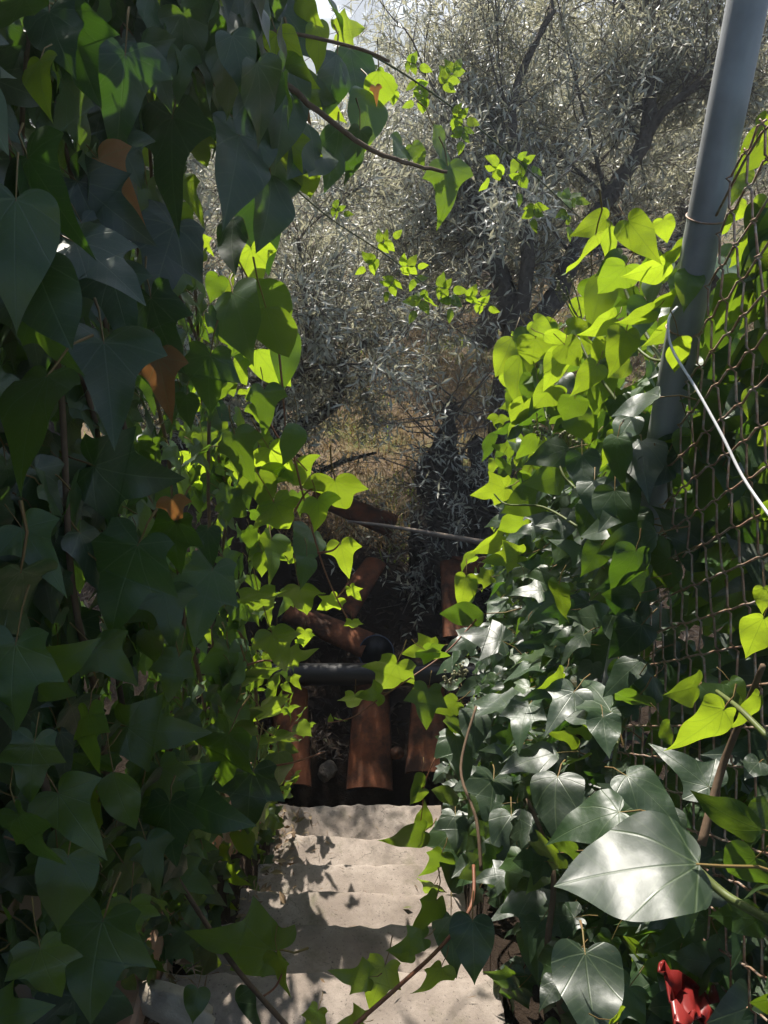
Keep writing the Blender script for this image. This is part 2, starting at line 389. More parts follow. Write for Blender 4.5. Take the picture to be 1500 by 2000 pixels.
def leaf_mesh(kind, seed, it=1, petiole=True, mat=None, strong=1.):
    rr = random.Random(seed * 31 + ord(kind)); pts = chaikin(OUT[kind], it)
    fold = rr.uniform(.05, .30) * strong; droop = rr.uniform(.05, .42) * strong; curl = rr.uniform(.0, .5) * strong; ph = rr.uniform(0, 6)
    tw = rr.uniform(-.25, .25); sideb = rr.uniform(-.14, .14)
    bm = bmesh.new(); uvs = {}
    def z_of(x, y):
        r2 = x * x + max(0, y) ** 2
        return fold * abs(x) - droop * max(0, y) ** 2 - curl * x * x + tw * x * y + .05 * math.sin(9 * y + ph) * min(1, abs(x) * 3) + (.10 * abs(x) if y < .05 else 0) * math.sin(ph)
    def vert(x, y):
        v = bm.verts.new((x + sideb * max(0, y) ** 2, y, z_of(x, y))); uvs[v] = (x + .5, y + .25); return v
    for s in (-1, 1):
        sc = rr.uniform(.88, 1.1); prev = None
        for (x, y, c) in pts:
            x *= sc * s; ys_ = min(1.0, max(0., y * .97)) if y < 1 else y
            row = [vert(0, ys_), vert(x * .52, lerp(ys_, y, .52)), vert(x, y)]
            if prev:
                for a in range(2):
                    q = [prev[a], prev[a + 1], row[a + 1], row[a]]
                    if s < 0: q = q[::-1]
                    bm.faces.new(q)
            prev = row
    l = bm.loops.layers.uv.new('UVMap')
    for f in bm.faces:
        f.smooth = True
        for lp in f.loops: lp[l].uv = uvs[lp.vert]
    bmesh.ops.remove_doubles(bm, verts=bm.verts, dist=.0015)
    bmesh.ops.dissolve_degenerate(bm, edges=bm.edges, dist=.0008)
    if petiole:
        pl = rr.uniform(.35, .7); c = rr.uniform(.1, .5)
        V, F = tube([(0, .02, z_of(0, .02) - .004), (0, -.25 * pl, -.03), (0, -.6 * pl, -.15 * c), (0, -pl, -.5 * c * pl - .1)], [.011, .012, .013, .018], 4, False)
        bv = [bm.verts.new(v) for v in V]
        for f in F:
            ff = bm.faces.new([bv[i] for i in f]); ff.material_index = 1; ff.smooth = True
    bm.normal_update()
    me = bpy.data.meshes.new('leaf'); bm.to_mesh(me); bm.free()
    me.materials.append(mat or M['ivy']); me.materials.append(M['petiole']); return me
LEAF = {k: [leaf_mesh(k, i, 2) for i in range(7)] for k in 'HOLA'}
DEAD = [leaf_mesh('AO'[i % 2], 50 + i, 1, True, M['dead'], 2.2) for i in range(3)]
FLAT = {k: [leaf_mesh(k, 90 + i, 1, False, None, .6) for i in range(4)] for k in 'HOLA'}
BIG = leaf_mesh('B', 777, 3, True, None, .8)
def frame(p, tip, nrm, s):
    y = Vector(tip).normalized(); z = Vector(nrm); z = (z - y * z.dot(y)); z = z.normalized() if z.length > 1e-4 else y.orthogonal().normalized()
    x = y.cross(z) * random.uniform(.80, 1.12)
    return Matrix(((x.x * s, y.x * s, z.x * s, p[0]), (x.y * s, y.y * s, z.y * s, p[1]), (x.z * s, y.z * s, z.z * s, p[2]), (0, 0, 0, 1)))
MESHCACHE = {}
def raw(me):
    if me.name not in MESHCACHE:
        me.calc_loop_triangles()
        n = len(me.vertices); co = np.empty(n * 3, np.float32); me.vertices.foreach_get('co', co)
        t = np.empty(len(me.loop_triangles) * 3, np.int32); me.loop_triangles.foreach_get('vertices', t)
        mi = np.array([me.polygons[lt.polygon_index].material_index for lt in me.loop_triangles], np.int32)
        uv = np.full((n, 2), .5, np.float32)
        for lp, d in zip(me.loops, me.uv_layers[0].data): uv[lp.vertex_index] = d.uv
        MESHCACHE[me.name] = (co.reshape(-1, 3), t.reshape(-1, 3), mi, uv)
    return MESHCACHE[me.name]
def join_leaves(name, items, parent, youth=.1):
    """many leaves [(mesh, matrix)] as one part"""
    VV, FF, MI, UV, o = [], [], [], [], 0
    for me, mt in items:
        v, f, mi, uv = raw(me); a = np.array(mt)
        VV.append(v @ a[:3, :3].T + a[:3, 3]); FF.append(f + o); MI.append(mi); UV.append(uv); o += len(v)
    me = np_mesh(name, np.concatenate(VV), np.concatenate(FF), [items[0][0].materials[0], M['petiole']], True, np.concatenate(UV), np.concatenate(MI))
    ob = link(name, me, parent); ob.color = (youth, 0, 0, 1); ob['kind'] = 'stuff'; return ob

class Ivy:
    """an ivy plant: single leaves as parts, the leaves behind them as one part"""
    def __init__(s, name, loc, label, cat='ivy'):
        s.root = empty(name, loc); tag(s.root, label, cat); s.leaves = []; s.back = []
    def add(s, me, mt, youth, must=False): s.leaves.append((me, mt, youth, must))
    def build(s, limit=296):
        sc = []
        for i, (me, mt, y, must) in enumerate(s.leaves):
            p = mt.translation; px, py, d = proj(p); size = mt.to_scale().y * FPX / max(d, .1)
            inside = -60 < px < 1560 and -60 < py < 2060
            sc.append((-(1e6 if must else 0) - (size if inside else size * .001), i))
        sc.sort(); rest = {}
        for rank, (_, i) in enumerate(sc):
            me, mt, y, must = s.leaves[i]
            if rank < limit and -_ > 3:
                o = link('leaf', me, s.root); o.matrix_world = mt; o.color = (y, 0, 0, 1)
                o.matrix_parent_inverse = Matrix.Translation(-Vector(s.root.location)); o.matrix_basis = mt
            else: rest.setdefault(round(y * 4) / 4, []).append((me, mt))
        for y, it in rest.items(): s.back += [(y, it)]
        for y, it in s.back: join_leaves('foliage', it, s.root, y)
    def stem(s, pts, r0, r1, mat='stem_brown', n=5, sides=6, wob=.0):
        p = spline(pts, n); m_ = len(p)
        if wob: p = [q + Vector((nz(i * .7, 1), nz(i * .7, 5), nz(i * .7, 9))) * wob for i, q in enumerate(p)]
        V, F = tube(p, [lerp(r0, r1, i / (m_ - 1)) for i in range(m_)], sides)
        return link('stem', mesh('stem', V, F, M[mat]), s.root)
    def hero(s, px, py, size, ang, kind, youth, d=None, x=None, pitch=0., roll=0., mesh_=None, nrm=None):
        """a leaf whose blade is centred at photo pixel, tip towards image angle (clockwise from right)"""
        if d is None: d = x * FPX / (px - 750)
        a = R(ang); t = CR * math.cos(a) - CU * math.sin(a); back = -CF
        side = t.cross(back)
        q = Quaternion(side, R(-pitch)); t2 = q @ t; n2 = q @ back
        n2 = Quaternion(t2, R(roll)) @ n2
        L = size * d / FPX
        if nrm is not None:                       # blade set at a given attitude in the world
            n2 = Vector(nrm).normalized()
            if n2.dot(back) < 0 and abs(n2.dot(back)) < .25: n2 = (n2 + back * .3).normalized()
            k_ = max(-1.3, min(1.3, -t.dot(n2) / (CF.dot(n2) or 1e-3))); t2 = (t + CF * k_); L *= min(1.2, 1 + .35 * (t2.length - 1)); t2.normalize()
        p = P(px, py, d) - t2 * L * .42
        me = mesh_ or random.choice(LEAF[kind])
        s.add(me, frame(p, t2, n2, L), youth, True)
def rv(s): return Vector((random.gauss(0, s), random.gauss(0, s), random.gauss(0, s)))
def pick(mix): 
    r = random.random(); a = 0
    for k, w_ in mix:
        a += w_
        if r < a: return k
    return mix[-1][0]

# ------------------------------------------------------------------ left bank: unseen wall added behind the ivy to block light, low brick edging
lw = mesh('light_blocking_wall', *(lambda V, F: (V, F))([(x, y, z) for x in (-1.0, -.66) for y in (-.8, 1.25) for z in (-1.6, 1.8)],
     [(0, 1, 3, 2), (4, 6, 7, 5), (0, 4, 5, 1), (2, 3, 7, 6), (1, 5, 7, 3), (0, 2, 6, 4)]), M['wall'], False)
tag(link('light_blocking_wall', lw), 'unseen rendered wall added under the hanging ivy to block light', kind='structure')
def box_mesh(name, sx, sy, sz, mat, bev=.006, jit=.003, seed=0):
    rr = random.Random(seed); bm = bmesh.new(); bmesh.ops.create_cube(bm, size=1)
    for v in bm.verts: v.co = Vector((v.co.x * sx + rr.uniform(-jit, jit), v.co.y * sy + rr.uniform(-jit, jit), v.co.z * sz + rr.uniform(-jit, jit)))
    bmesh.ops.bevel(bm, geom=bm.edges, offset=bev, segments=1, affect='EDGES')
    me = bpy.data.meshes.new(name); bm.to_mesh(me); bm.free(); me.materials.append(mat); return me
bw = empty('brick_edging', (-.48, .5, 0)); tag(bw, 'low orange brick edging beside the top steps under hanging ivy', 'brick wall')
BR = [box_mesh('brick', .115, .235, .062, M['brick'], .007, .004, i) for i in range(4)]
for c in range(5):
    for i in range(9):
        y = -.15 + i * .247 + (.12 if c % 2 else 0); z = -.26 + c * .072 + .0
        if y > 1.0: z += slope(y) * .9
        o = link('brick', random.choice(BR), bw)
        o.matrix_basis = Matrix.Translation((-.505 + random.uniform(-.004, .004), y, z + .04)) @ Matrix.Rotation(random.uniform(-.03, .03), 4, 'Z')
V, F = [], []
for i in range(9):
    y = -.15 + i * .247; z = slope(y + .1) * .9 if y > .9 else 0
    v, f = merge([([(x, yy, zz) for x in (-.553, -.462) for yy in (y - .12, y + .126) for zz in (z - .3, z + .06)], [(0, 1, 3, 2), (4, 6, 7, 5), (0, 4, 5, 1), (2, 3, 7, 6), (1, 5, 7, 3), (0, 2, 6, 4)])])
    o = len(V); V += v; F += [tuple(a + o for a in q) for q in f]
link('mortar', mesh('mortar', V, F, M['mortar'], False), bw)

def stone(name, p, s, seed, label, sx=1, sy=1, sz=1, group=None, mat='stone'):
    bm = bmesh.new(); bmesh.ops.create_icosphere(bm, subdivisions=3, radius=1)
    for v in bm.verts:
        k = 1 + .35 * nz(v.co.x * 1.3 + seed, v.co.y * 1.3, v.co.z * 1.3) + .12 * nz(v.co.x * 4, v.co.y * 4 + seed, v.co.z * 4)
        v.co = Vector((v.co.x * sx, v.co.y * sy, max(v.co.z, -.6) * sz)) * s * k
    for f in bm.faces: f.smooth = True
    me = bpy.data.meshes.new(name); bm.to_mesh(me); bm.free(); me.materials.append(M[mat])
    o = link(name, me); o.location = p; o.rotation_euler = (0, 0, seed)
    tag(o, label, 'stone', group); return o

# ------------------------------------------------------------------ left ivy
def left_x(y, z):     # the outer face of the curtain
    return -.425 + .05 * nz(y * 2.2, z * 2.2, 2) + .05 * max(0, (y - 1.5)) + .06 * max(0, z - 1.2) + .02 * nz(y * 7, z * 7)
def left_bottom(y): return slope(y) + .40 if y < .95 else slope(y) + .10
iv_near = Ivy('ivy_curtain', (-.6, .5, 0), 'dense shaded curtain of dark lobed ivy hanging beside the top steps')
iv_far = Ivy('ivy_curtain', (-.6, 1.7, -1), 'sun-edged end of the ivy curtain with yellow-green leaves over the lower steps')
back = {0: [], 1: []}
def fill_left(n, depth0, depth1, as_leaf, zlow=-9):
    for _ in range(n):
        y = random.uniform(.08, 2.12); z = random.uniform(max(zlow, left_bottom(y) - .05), 2.25)
        if z < 1.05 and random.random() < .0: continue
        top_end = 2.15 - max(0, z - .55) * .42     # the far end leans back towards the top
        if y > top_end + random.uniform(-.05, .08): continue
        dpt = random.uniform(depth0, depth1); x = left_x(y, z) - dpt
        far = y > 1.35
        n_ = Vector((1, -.25 + .25 * random.random(), .35)) + rv(.42)
        t_ = Vector((.25, -.1, -1)) + rv(.36)
        size = max(.035, random.gauss(.076, .020)) * (.84 if far else 1.0)
        yth = (.05 if z > .8 else .15) + (.25 if z > .8 else .45) * random.random() ** 1.5 + (.30 * random.random() if far and y > top_end - .35 else 0)  # low leaves set younger, their brightness standing for bounced light
        k = pick([('L', .55), ('A', .3), ('H', .15)])
        p = Vector((x, y, z)) - t_.normalized() * size * .4
        mt = frame(p, t_, n_, size)
        if as_leaf: (iv_far if far else iv_near).add(random.choice(LEAF[k]), mt, yth)
        else: back[1 if far else 0].append((random.choice(FLAT[k]), mt))
fill_left(760, -.02, .05, True)
fill_left(1300, .04, .13, False)
fill_left(450, .12, .26, False); fill_left(650, .08, .28, False, .95)
# the sunlit far end of the curtain: shoots that stick out past the edge
def end_cap(n):
    for _ in range(n):
        z = random.uniform(-.95, 1.5); ye = 2.15 - max(0, z - .55) * .42
        x = random.uniform(-.62, -.34) + (.10 * random.random() if -.6 < z < .5 else 0); y = ye + random.uniform(-.10, .10)
        n_ = Vector((.4, -.8, .1)) + rv(.5); t_ = Vector((.3, .1, -1)) + rv(.35); size = max(.035, random.gauss(.068, .016))
        p = Vector((x, y, z)) - t_.normalized() * size * .4
        iv_far.add(random.choice(LEAF[pick([('A', .5), ('L', .35), ('H', .15)])]), frame(p, t_, n_, size), random.uniform(.25, .9))
end_cap(150)
for _ in range(130):      # over the brick edging
    y = random.uniform(.3, 1.25); z = slope(y) + random.uniform(.12, .46); x = -.47 + random.uniform(0, .06)
    if .60 < y < .80 and z < .34: continue
    size = max(.035, random.gauss(.07, .016)); t_ = Vector((.35, -.1, -1)) + rv(.35)
    iv_near.add(random.choice(LEAF[pick([('L', .6), ('A', .3), ('H', .1)])]), frame(Vector((x, y, z)) - t_.normalized() * size * .4, t_, Vector((.8, -.4, .5)) + rv(.4), size), random.choice([.05, .2, .35, .5]))
for _ in range(110):      # low sprigs creeping along the edge of the treads
    y = random.uniform(.95, 2.15); x = -.455 + abs(random.gauss(0, .03)); z = stair_z(y) + random.uniform(.02, .26)
    size = max(.028, random.gauss(.052, .013)); t_ = Vector((.6, -.3, -.6)) + rv(.4)
    iv_far.add(random.choice(LEAF[pick([('L', .6), ('A', .4)])]), frame((x, y, z), t_, Vector((.6, -.5, .6)) + rv(.4), size), random.choice([.1, .3, .5, .8]), True)
h = iv_near.hero
for a in [(75, 160, 140, 88, 'H', .55), (105, 60, 170, 70, 'H', .1), (28, 480, 270, 88, 'H', .25), (88, 570, 230, 68, 'O', .2), (85, 655, 150, 60, 'A', .1),
          (332, 315, 230, 95, 'A', 0), (90, 370, 230, 58, 'A', 0), (205, 400, 190, 40, 'L', 0), (200, 510, 190, 35, 'L', 0), (322, 500, 200, 100, 'L', 0),
          (235, 590, 180, 68, 'A', 0), (310, 640, 170, 75, 'L', 0), (212, 740, 235, 76, 'A', .15), (50, 810, 260, 108, 'H', .2), (245, 930, 180, 18, 'L', .1),
          (240, 1135, 215, 112, 'L', 0), (75, 1075, 160, 50, 'A', .3), (340, 1060, 120, 100, 'L', .05), (100, 1310, 190, -20, 'L', .15), (305, 1430, 170, 8, 'L', .35),
          (220, 1295, 120, 48, 'A', .3), (340, 1320, 100, 100, 'L', .35), (148, 1600, 170, 52, 'A', .4), (232, 1560, 150, 80, 'O', .3), (120, 1735, 165, 98, 'H', .3),
          (180, 1880, 210, 100, 'L', .2), (90, 1900, 150, 80, 'L', .3), (250, 1800, 120, 100, 'L', .3), (330, 1540, 130, 70, 'L', .2), (60, 1640, 150, 60, 'L', .2), (20, 1985, 140, -10, 'L', .5), (300, 1685, 120, 68, 'A', .35), (60, 1500, 150, 100, 'L', .1), (240, 180, 200, 95, 'A', 0),
          (150, 100, 200, 80, 'L', 0), (20, 1330, 200, 95, 'L', .15), (170, 1440, 130, 85, 'L', .1), (330, 1200, 120, 75, 'A', .1)]:
    h(a[0], a[1], a[2] * .86, a[3], a[4], a[5] + (.2 if a[1] > 1200 else 0), x=-.36 + random.uniform(-.02, .015), pitch=random.uniform(-25, 20), roll=random.uniform(-35, 35))  # youth raised low down, brightening for light bounced off the steps
h = iv_far.hero
for a in [(425, 225, 180, 72, 'O', .05), (405, 740, 110, 100, 'L', .15), (365, 800, 65, 92, 'H', .3), (405, 1065, 75, 92, 'H', .15), (400, 1170, 145, 100, 'L', .15),
          (430, 1480, 125, 110, 'L', .15), (385, 1580, 180, 25, 'L', .05), (330, 1620, 120, 90, 'L', .05), (485, 1560, 130, 100, 'L', .1), (450, 470, 130, 92, 'O', 0),
          (500, 430, 170, 88, 'O', 0), (470, 620, 150, 70, 'H', .2)]:
    h(*a, x=-.35 + random.uniform(-.02, .015), pitch=random.uniform(-25, 15), roll=random.uniform(-30, 30))
for a in [(515, 600, 140, 62, 'O', .45), (525, 720, 105, 60, 'O', .7), (500, 525, 90, 80, 'A', .8), (395, 930, 110, 92, 'A', .8), (662, 975, 105, 80, 'A', .95),
          (625, 1005, 75, 82, 'A', .9), (672, 1092, 75, 78, 'A', .95), (590, 1172, 90, 85, 'A', .9), (545, 1275, 105, 74, 'A', .9), (585, 1282, 62, 0, 'L', .95),
          (545, 905, 90, 60, 'A', .85), (520, 960, 95, 72, 'A', .8), (550, 1010, 90, 70, 'L', .85), (532, 1085, 85, 82, 'A', .85), (602, 1060, 80, 92, 'H', .25),
          (598, 1112, 60, 92, 'H', .2), (640, 1182, 55, 140, 'L', .8), (692, 1160, 34, 60, 'L', 1), (690, 1222, 30, 80, 'L', 1), (525, 1395, 70, 60, 'L', .95),
          (560, 1450, 80, 40, 'A', .8), (545, 1500, 95, 92, 'O', .25), (495, 1600, 75, 62, 'A', .9), (475, 1650, 60, 80, 'H', .5), (440, 1730, 70, 80, 'A', .6),
          (470, 890, 100, 75, 'A', .5), (575, 860, 80, 95, 'O', .25), (590, 930, 80, 65, 'A', .8), (510, 1180, 90, 90, 'L', .6), (520, 800, 90, 85, 'A', .4),
          (555, 690, 120, 95, 'O', .3), (535, 650, 120, 75, 'O', .6), (470, 1420, 90, 60, 'L', .5), (500, 1330, 100, 80, 'A', .5), (450, 1320, 120, 80, 'L', .3)]:
    px = a[0]; d = 2.15 + random.uniform(-.15, .2)
    iv_far.hero(*a, d=d, nrm=Vector((.2, -1, -.1 + max(0, a[1] - 900) / 1100 * .5)) + rv(.3) if a[5] > .4 else Vector((.5, -.8, .4)) + rv(.3))
for a in [(320, 748, 120, 80), (342, 1000, 60, 80), (225, 350, 110, 50)]:
    iv_near.hero(*a, 'H', .5, x=-.37, pitch=10, mesh_=random.choice(DEAD))
iv_near.back.append((.08, back[0])); iv_far.back.append((.15, back[1]))
iv_near.build(); iv_far.build()
for i in range(9):
    y = .35 + .2 * i; iv = iv_near if y < 1.3 else iv_far
    x = -.47; pts = []
    z = left_bottom(y)
    while z < 1.9:
        pts.append((x + random.uniform(-.03, .05), y + random.uniform(-.05, .05), z)); z += .3
    iv.stem(pts, .007, .003, 'stem_brown', 5)
for pl in ([(575, 1000), (600, 960), (640, 950)], [(560, 830), (600, 1000), (640, 1130), (690, 1230)], [(620, 1080), (650, 1075), (665, 1060)], [(545, 690), (555, 800), (560, 900)],
           [(480, 1300), (520, 1290), (560, 1298)], [(500, 1500), (570, 1490), (635, 1468)], [(500, 760), (540, 850), (600, 920)]):
    iv_far.stem([P(a, b, 2.15 + .02 * i) for i, (a, b) in enumerate(pl)], .0035, .002, 'stem_red', 5, 5)

# ------------------------------------------------------------------ overhanging ivy bough
bo = Ivy('ivy_bough', tuple(P(340, 40, 1.5)), 'ivy bough with dark hanging leaves arching out over the steps')
bl = [(250, -60), (340, 48), (430, 80), (520, 135), (640, 232), (720, 290), (800, 320), (872, 336)]
bo.stem([P(a, b, 1.35 + .05 * i) for i, (a, b) in enumerate(bl)], .009, .0035, 'stem_brown', 6, 7, .004)
bo.stem([P(a, b, 1.45 + .03 * i) for i, (a, b) in enumerate([(300, 0), (420, 62), (560, 64), (700, 95), (760, 120)])], .005, .003, 'stem_brown', 6, 6)
for a in [(570, 38, 150, 42, 'O', .05), (600, 18, 60, 60, 'H', .8), (625, 90, 75, 80, 'H', .9), (685, 56, 60, -20, 'L', .95), (652, 155, 125, 98, 'O', 0), (692, 140, 130, 80, 'O', .05),
          (590, 275, 140, 95, 'O', .15), (555, 200, 180, 96, 'O', .2), (697, 300, 95, 100, 'H', .15), (660, 290, 120, 92, 'O', .05), (722, 215, 120, 88, 'O', .3), (578, 150, 80, 30, 'H', .9),
          (605, 182, 90, 20, 'H', .6), (780, 290, 62, 110, 'H', .3), (815, 305, 50, 60, 'H', .4), (878, 372, 100, 84, 'A', .55), (862, 290, 110, 70, 'O', .35), (500, 250, 190, 92, 'O', .05),
          (460, 320, 190, 90, 'H', 0), (545, 330, 160, 88, 'O', .1), (510, 60, 130, 70, 'H', .1), (470, 20, 130, 80, 'H', .3), (400, 40, 150, 85, 'A', .05), (310, 80, 160, 100, 'H', 0),
          (640, 210, 70, 45, 'H', .8), (520, 170, 120, 85, 'H', .3), (600, 350, 90, 80, 'H', .85), (570, 310, 80, 70, 'A', .9), (620, 300, 120, 95, 'O', .1), (440, 180, 160, 75, 'A', 0),
          (740, 175, 70, 88, 'O', .6), (655, 20, 80, 30, 'O', .1), (530, 400, 150, 88, 'O', .1), (720, 260, 60, 95, 'H', .7), (560, 110, 90, 60, 'H', .85), (350, 140, 170, 80, 'A', 0)]:
    bo.hero(*a, d=1.5 + (a[0] - 400) * .0007 + random.uniform(-.12, .12), nrm=Vector((.1, -1, -.1)) + rv(.3) if a[5] > .5 else Vector((.75, -.6, .45)) + rv(.3))
for a in [(450, 40, 40, 60), (735, 180, 26, 80), (590, 205, 50, 50)]: bo.hero(*a, 'H', .9, d=1.6, mesh_=random.choice(DEAD))
ext = []
for _ in range(620):      # the bough's thick top, mostly above the frame
    p = P(random.uniform(-150, 560), random.uniform(-420, 140), random.uniform(1.15, 1.9)); s_ = random.gauss(.085, .018)
    ext.append((random.choice(FLAT[pick([('H', .4), ('O', .3), ('A', .3)])]), frame(p, Vector((.2, 0, -1)) + rv(.4), Vector((.5, -.3, .6)) + rv(.5), max(.04, s_))))
bo.back.append((.1, ext)); bo.build()
def berries(iv, px, py, d, n, sp=.022, r=.0042):
    parts = []
    for _ in range(n):
        c = P(px, py, d) + rv(sp * .45); bm = bmesh.new(); bmesh.ops.create_icosphere(bm, subdivisions=1, radius=r * random.uniform(.8, 1.15))
        parts.append(([v.co + c for v in bm.verts], [[v.index for v in f.verts] for f in bm.faces])); bm.free()
        parts.append(tube([c, P(px, py, d) + rv(.004) - Vector((0, 0, sp * .9))], .0008, 3, False))
    link('berry_cluster', mesh('berry_cluster', *merge(parts), M['berry']), iv.root)
berries(bo, 400, 110, 1.42, 30, .045); berries(bo, 415, 60, 1.45, 22, .035)

# ------------------------------------------------------------------ shoots over the steps
sh1 = Ivy('ivy_shoot', tuple(P(330, 1690, 1.55)), 'brown ivy runner with one broad green leaf lying across the lit steps')
sh1.stem([P(*a) for a in [(250, 1560, 1.75), (330, 1690, 1.62), (400, 1800, 1.5), (460, 1890, 1.38), (560, 2005, 1.22), (620, 2080, 1.15)]], .0055, .004, 'stem_brown', 6, 7)
sh1.hero(465, 1845, 170, 195, 'L', .45, d=1.40, nrm=(.1, -.85, .25)); sh1.hero(548, 1900, 75, 75, 'A', .75, d=1.36, pitch=-15, roll=40)
sh1.hero(380, 1960, 60, 100, 'H', .3, d=1.4, pitch=-20); sh1.hero(475, 1985, 90, 30, 'H', .0, d=1.5, pitch=-50)
sh1.stem([P(560, 1880, 1.36), P(540, 1925, 1.36), P(515, 1945, 1.33)], .002, .002, 'stem_red', 4, 5); sh1.build()
sh2 = Ivy('ivy_shoot', tuple(P(920, 1770, 1.4)), 'red-stemmed ivy runner with pale green leaves reaching over the lit steps')
sh2.stem([P(*a) for a in [(925, 1690, 1.55), (920, 1770, 1.47), (860, 1850, 1.38), (780, 1925, 1.28), (690, 2005, 1.2), (640, 2060, 1.15)]], .0035, .0035, 'stem_red', 6, 6)
for a in [(835, 1800, 95, 120, 'A', .75), (800, 1845, 70, 170, 'L', .7), (695, 1910, 70, 200, 'L', .95), (740, 1925, 85, 110, 'L', .9), (845, 1920, 80, 120, 'A', .75), (880, 1835, 90, 95, 'H', .1),
          (925, 1850, 110, 90, 'H', .05), (790, 1860, 50, 200, 'H', .7), (610, 1998, 50, 120, 'L', .9), (690, 1998, 50, 200, 'L', .9)]:
    sh2.hero(*a, d=1.36 + random.uniform(-.05, .05), nrm=Vector((.35, -.8, .35)) + rv(.2) if a[5] > .4 else Vector((0, -.6, .8)) + rv(.2))
sh2.build()
sh3 = Ivy('ivy_shoot', tuple(P(880, 1260, 2.1)), 'thin ivy tendril with small yellow-green leaves across the dark hollow')
sh3.stem([P(*a) for a in [(930, 1210, 2.2), (870, 1275, 2.15), (800, 1325, 2.1), (740, 1365, 2.05), (690, 1400, 2.02), (640, 1412, 2.0)]], .0028, .0014, 'stem_red', 6, 5)
for a in [(820, 1270, 62, 170, 'L', .85), (850, 1280, 55, 30, 'L', .6), (760, 1325, 90, 115, 'L', .85), (690, 1372, 50, 100, 'L', .95), (722, 1358, 50, 170, 'A', 1), (665, 1408, 20, 60, 'L', 1), (645, 1404, 14, 260, 'H', 1),
          (832, 1378, 72, 100, 'L', .3), (800, 1640, 80, 160, 'H', .6), (830, 1600, 45, 280, 'H', .6), (818, 1530, 50, 110, 'O', .6), (815, 1555, 40, 120, 'H', .6)]:
    sh3.hero(*a, d=2.07 + random.uniform(-.04, .04), nrm=Vector((.2, -.9, .15)) + rv(.25) if a[5] > .4 else Vector((0, -.5, .8)) + rv(.2))
sh3.stem([P(a, b, 2.1) for a, b in [(850, 1480), (830, 1530), (825, 1580), (815, 1650)]], .0018, .0012, 'stem_red', 4, 5); sh3.build()

# ------------------------------------------------------------------ right bank: post, chain-link, ivy
XF = .44; YP = 1.135
post = empty('fence_post', (XF, YP, -.2)); tag(post, 'tall galvanised steel fence post rising out of the sunlit ivy', 'post')
V, F = tube([(XF, YP, -.4), (XF, YP, .4), (XF, YP, 1.2), (XF, YP, 2.6)], .0245, 28)
link('tube', mesh('tube', V, F, M['zinc']), post)
V, F = [], []
for zz in (1.41, 1.255, .95):
    ring = [(XF + .0258 * math.cos(a), YP + .0258 * math.sin(a), zz + .004 * math.sin(a)) for a in np.linspace(0, 6.283, 25)]
    V, F = tube(ring, .0013, 5)
    link('tie_wire', mesh('tie_wire', V, F, M['rust']), post)
V, F = tube([(XF, YP, 2.6), (XF, YP, 2.612), (XF, YP, 2.618)], [.0275, .0275, .012], 20); link('cap', mesh('cap', V, F, M['black']), post)

fen = empty('chain_link_fence', (XF + .01, .7, -.1)); tag(fen, 'rusty chain-link netting tied to the steel post in front of ivy', 'fence')
D = .068; FX = XF - .012
def fence_top(y): return 1.41 + .15 * min(1, max(0, YP - y) / .14)
def link_wire(phase, seed, ZT=1.56):
    rr = random.Random(seed); pts = []; zz = -.2; s = phase
    while zz < ZT:
        y = 0 if s % 2 == 0 else D / 2; inw = .0022 if s % 2 == 0 else -.0022
        jy, jx = rr.uniform(-.0012, .0012), rr.uniform(-.002, .002)
        pts += [(inw * -1 + jx, y + jy + (.0035 if y == 0 else -.0035), zz - .0035), (inw + jx, y + jy, zz), (-inw + jx, y + jy + (.0035 if y == 0 else -.0035), zz + .0035)]
        s += 1; zz += D / 2
    V, F = tube(pts, .00165, 5); return mesh('wire', V, F, M['rust'])
WM = [[link_wire(p, p * 10 + i) for i in range(4)] for p in (0, 1)]
k = 0; y = YP - D / 2 - .055
while y > .12:
    o = link('wire', WM[k % 2][(k // 2) % 4] if k > 4 else link_wire(k % 2, k, fence_top(y)), fen); bow = .012 * math.sin(y * 5)
    o.matrix_basis = Matrix.Translation((FX + .02 + bow, y - D / 2 * 0, 0)); k += 1; y -= D / 2
V, F = tube(spline([(FX + .022 + .012 * math.sin(yy * 5), yy, fence_top(yy) - .02 + .01 * math.sin(yy * 9)) for yy in np.linspace(YP - .03, .1, 12)], 3), .0018, 5)
link('top_wire', mesh('top_wire', V, F, M['rust']), fen)
V, F = tube(spline([P(1322, 600, 1.10), P(1306, 625, 1.07), P(1312, 680, 1.06), P(1360, 760, 1.02), P(1410, 850, .97), P(1450, 930, .93), P(1500, 1003, .88), P(1560, 1080, .82)], 6), .0019, 7)
tag(link('white_cable', mesh('white_cable', V, F, M['white_wire'])), 'thin white cable hanging from the steel post over the netting', 'cable')

# ivy on the fence beyond and behind the post
def right_x(y, z):
    t = min(1, max(0, (slope(y) + 1.15 - z) / 1.0))
    return .40 - .13 * t + .05 * nz(y * 2.5 + 9, z * 2.5, 4) + .02 * nz(y * 8, z * 8, 7)
def right_top(y): return 1.34 - .46 * max(0, y - 1.3) / .8 + .06 * nz(y * 5, 3.3)
iv_top = Ivy('fence_ivy', (.5, 1.6, -.4), 'bright yellow-green adult ivy crowning the fence beside the steel post')
iv_low = Ivy('bank_ivy', (.42, 1.6, -1.2), 'glossy dark ivy trailing down the bank beside the lower steps')
iv_net = Ivy('net_ivy', (.56, .7, -.3), 'ivy leaves pressing through the rusty netting behind the post')
iv_big = Ivy('broadleaf_ivy', (.5, .5, -.2), 'broad-leaved ivy with one very large glossy leaf beside the top steps')
backs = {'t': [], 'l': [], 'n': [], 'b': []}
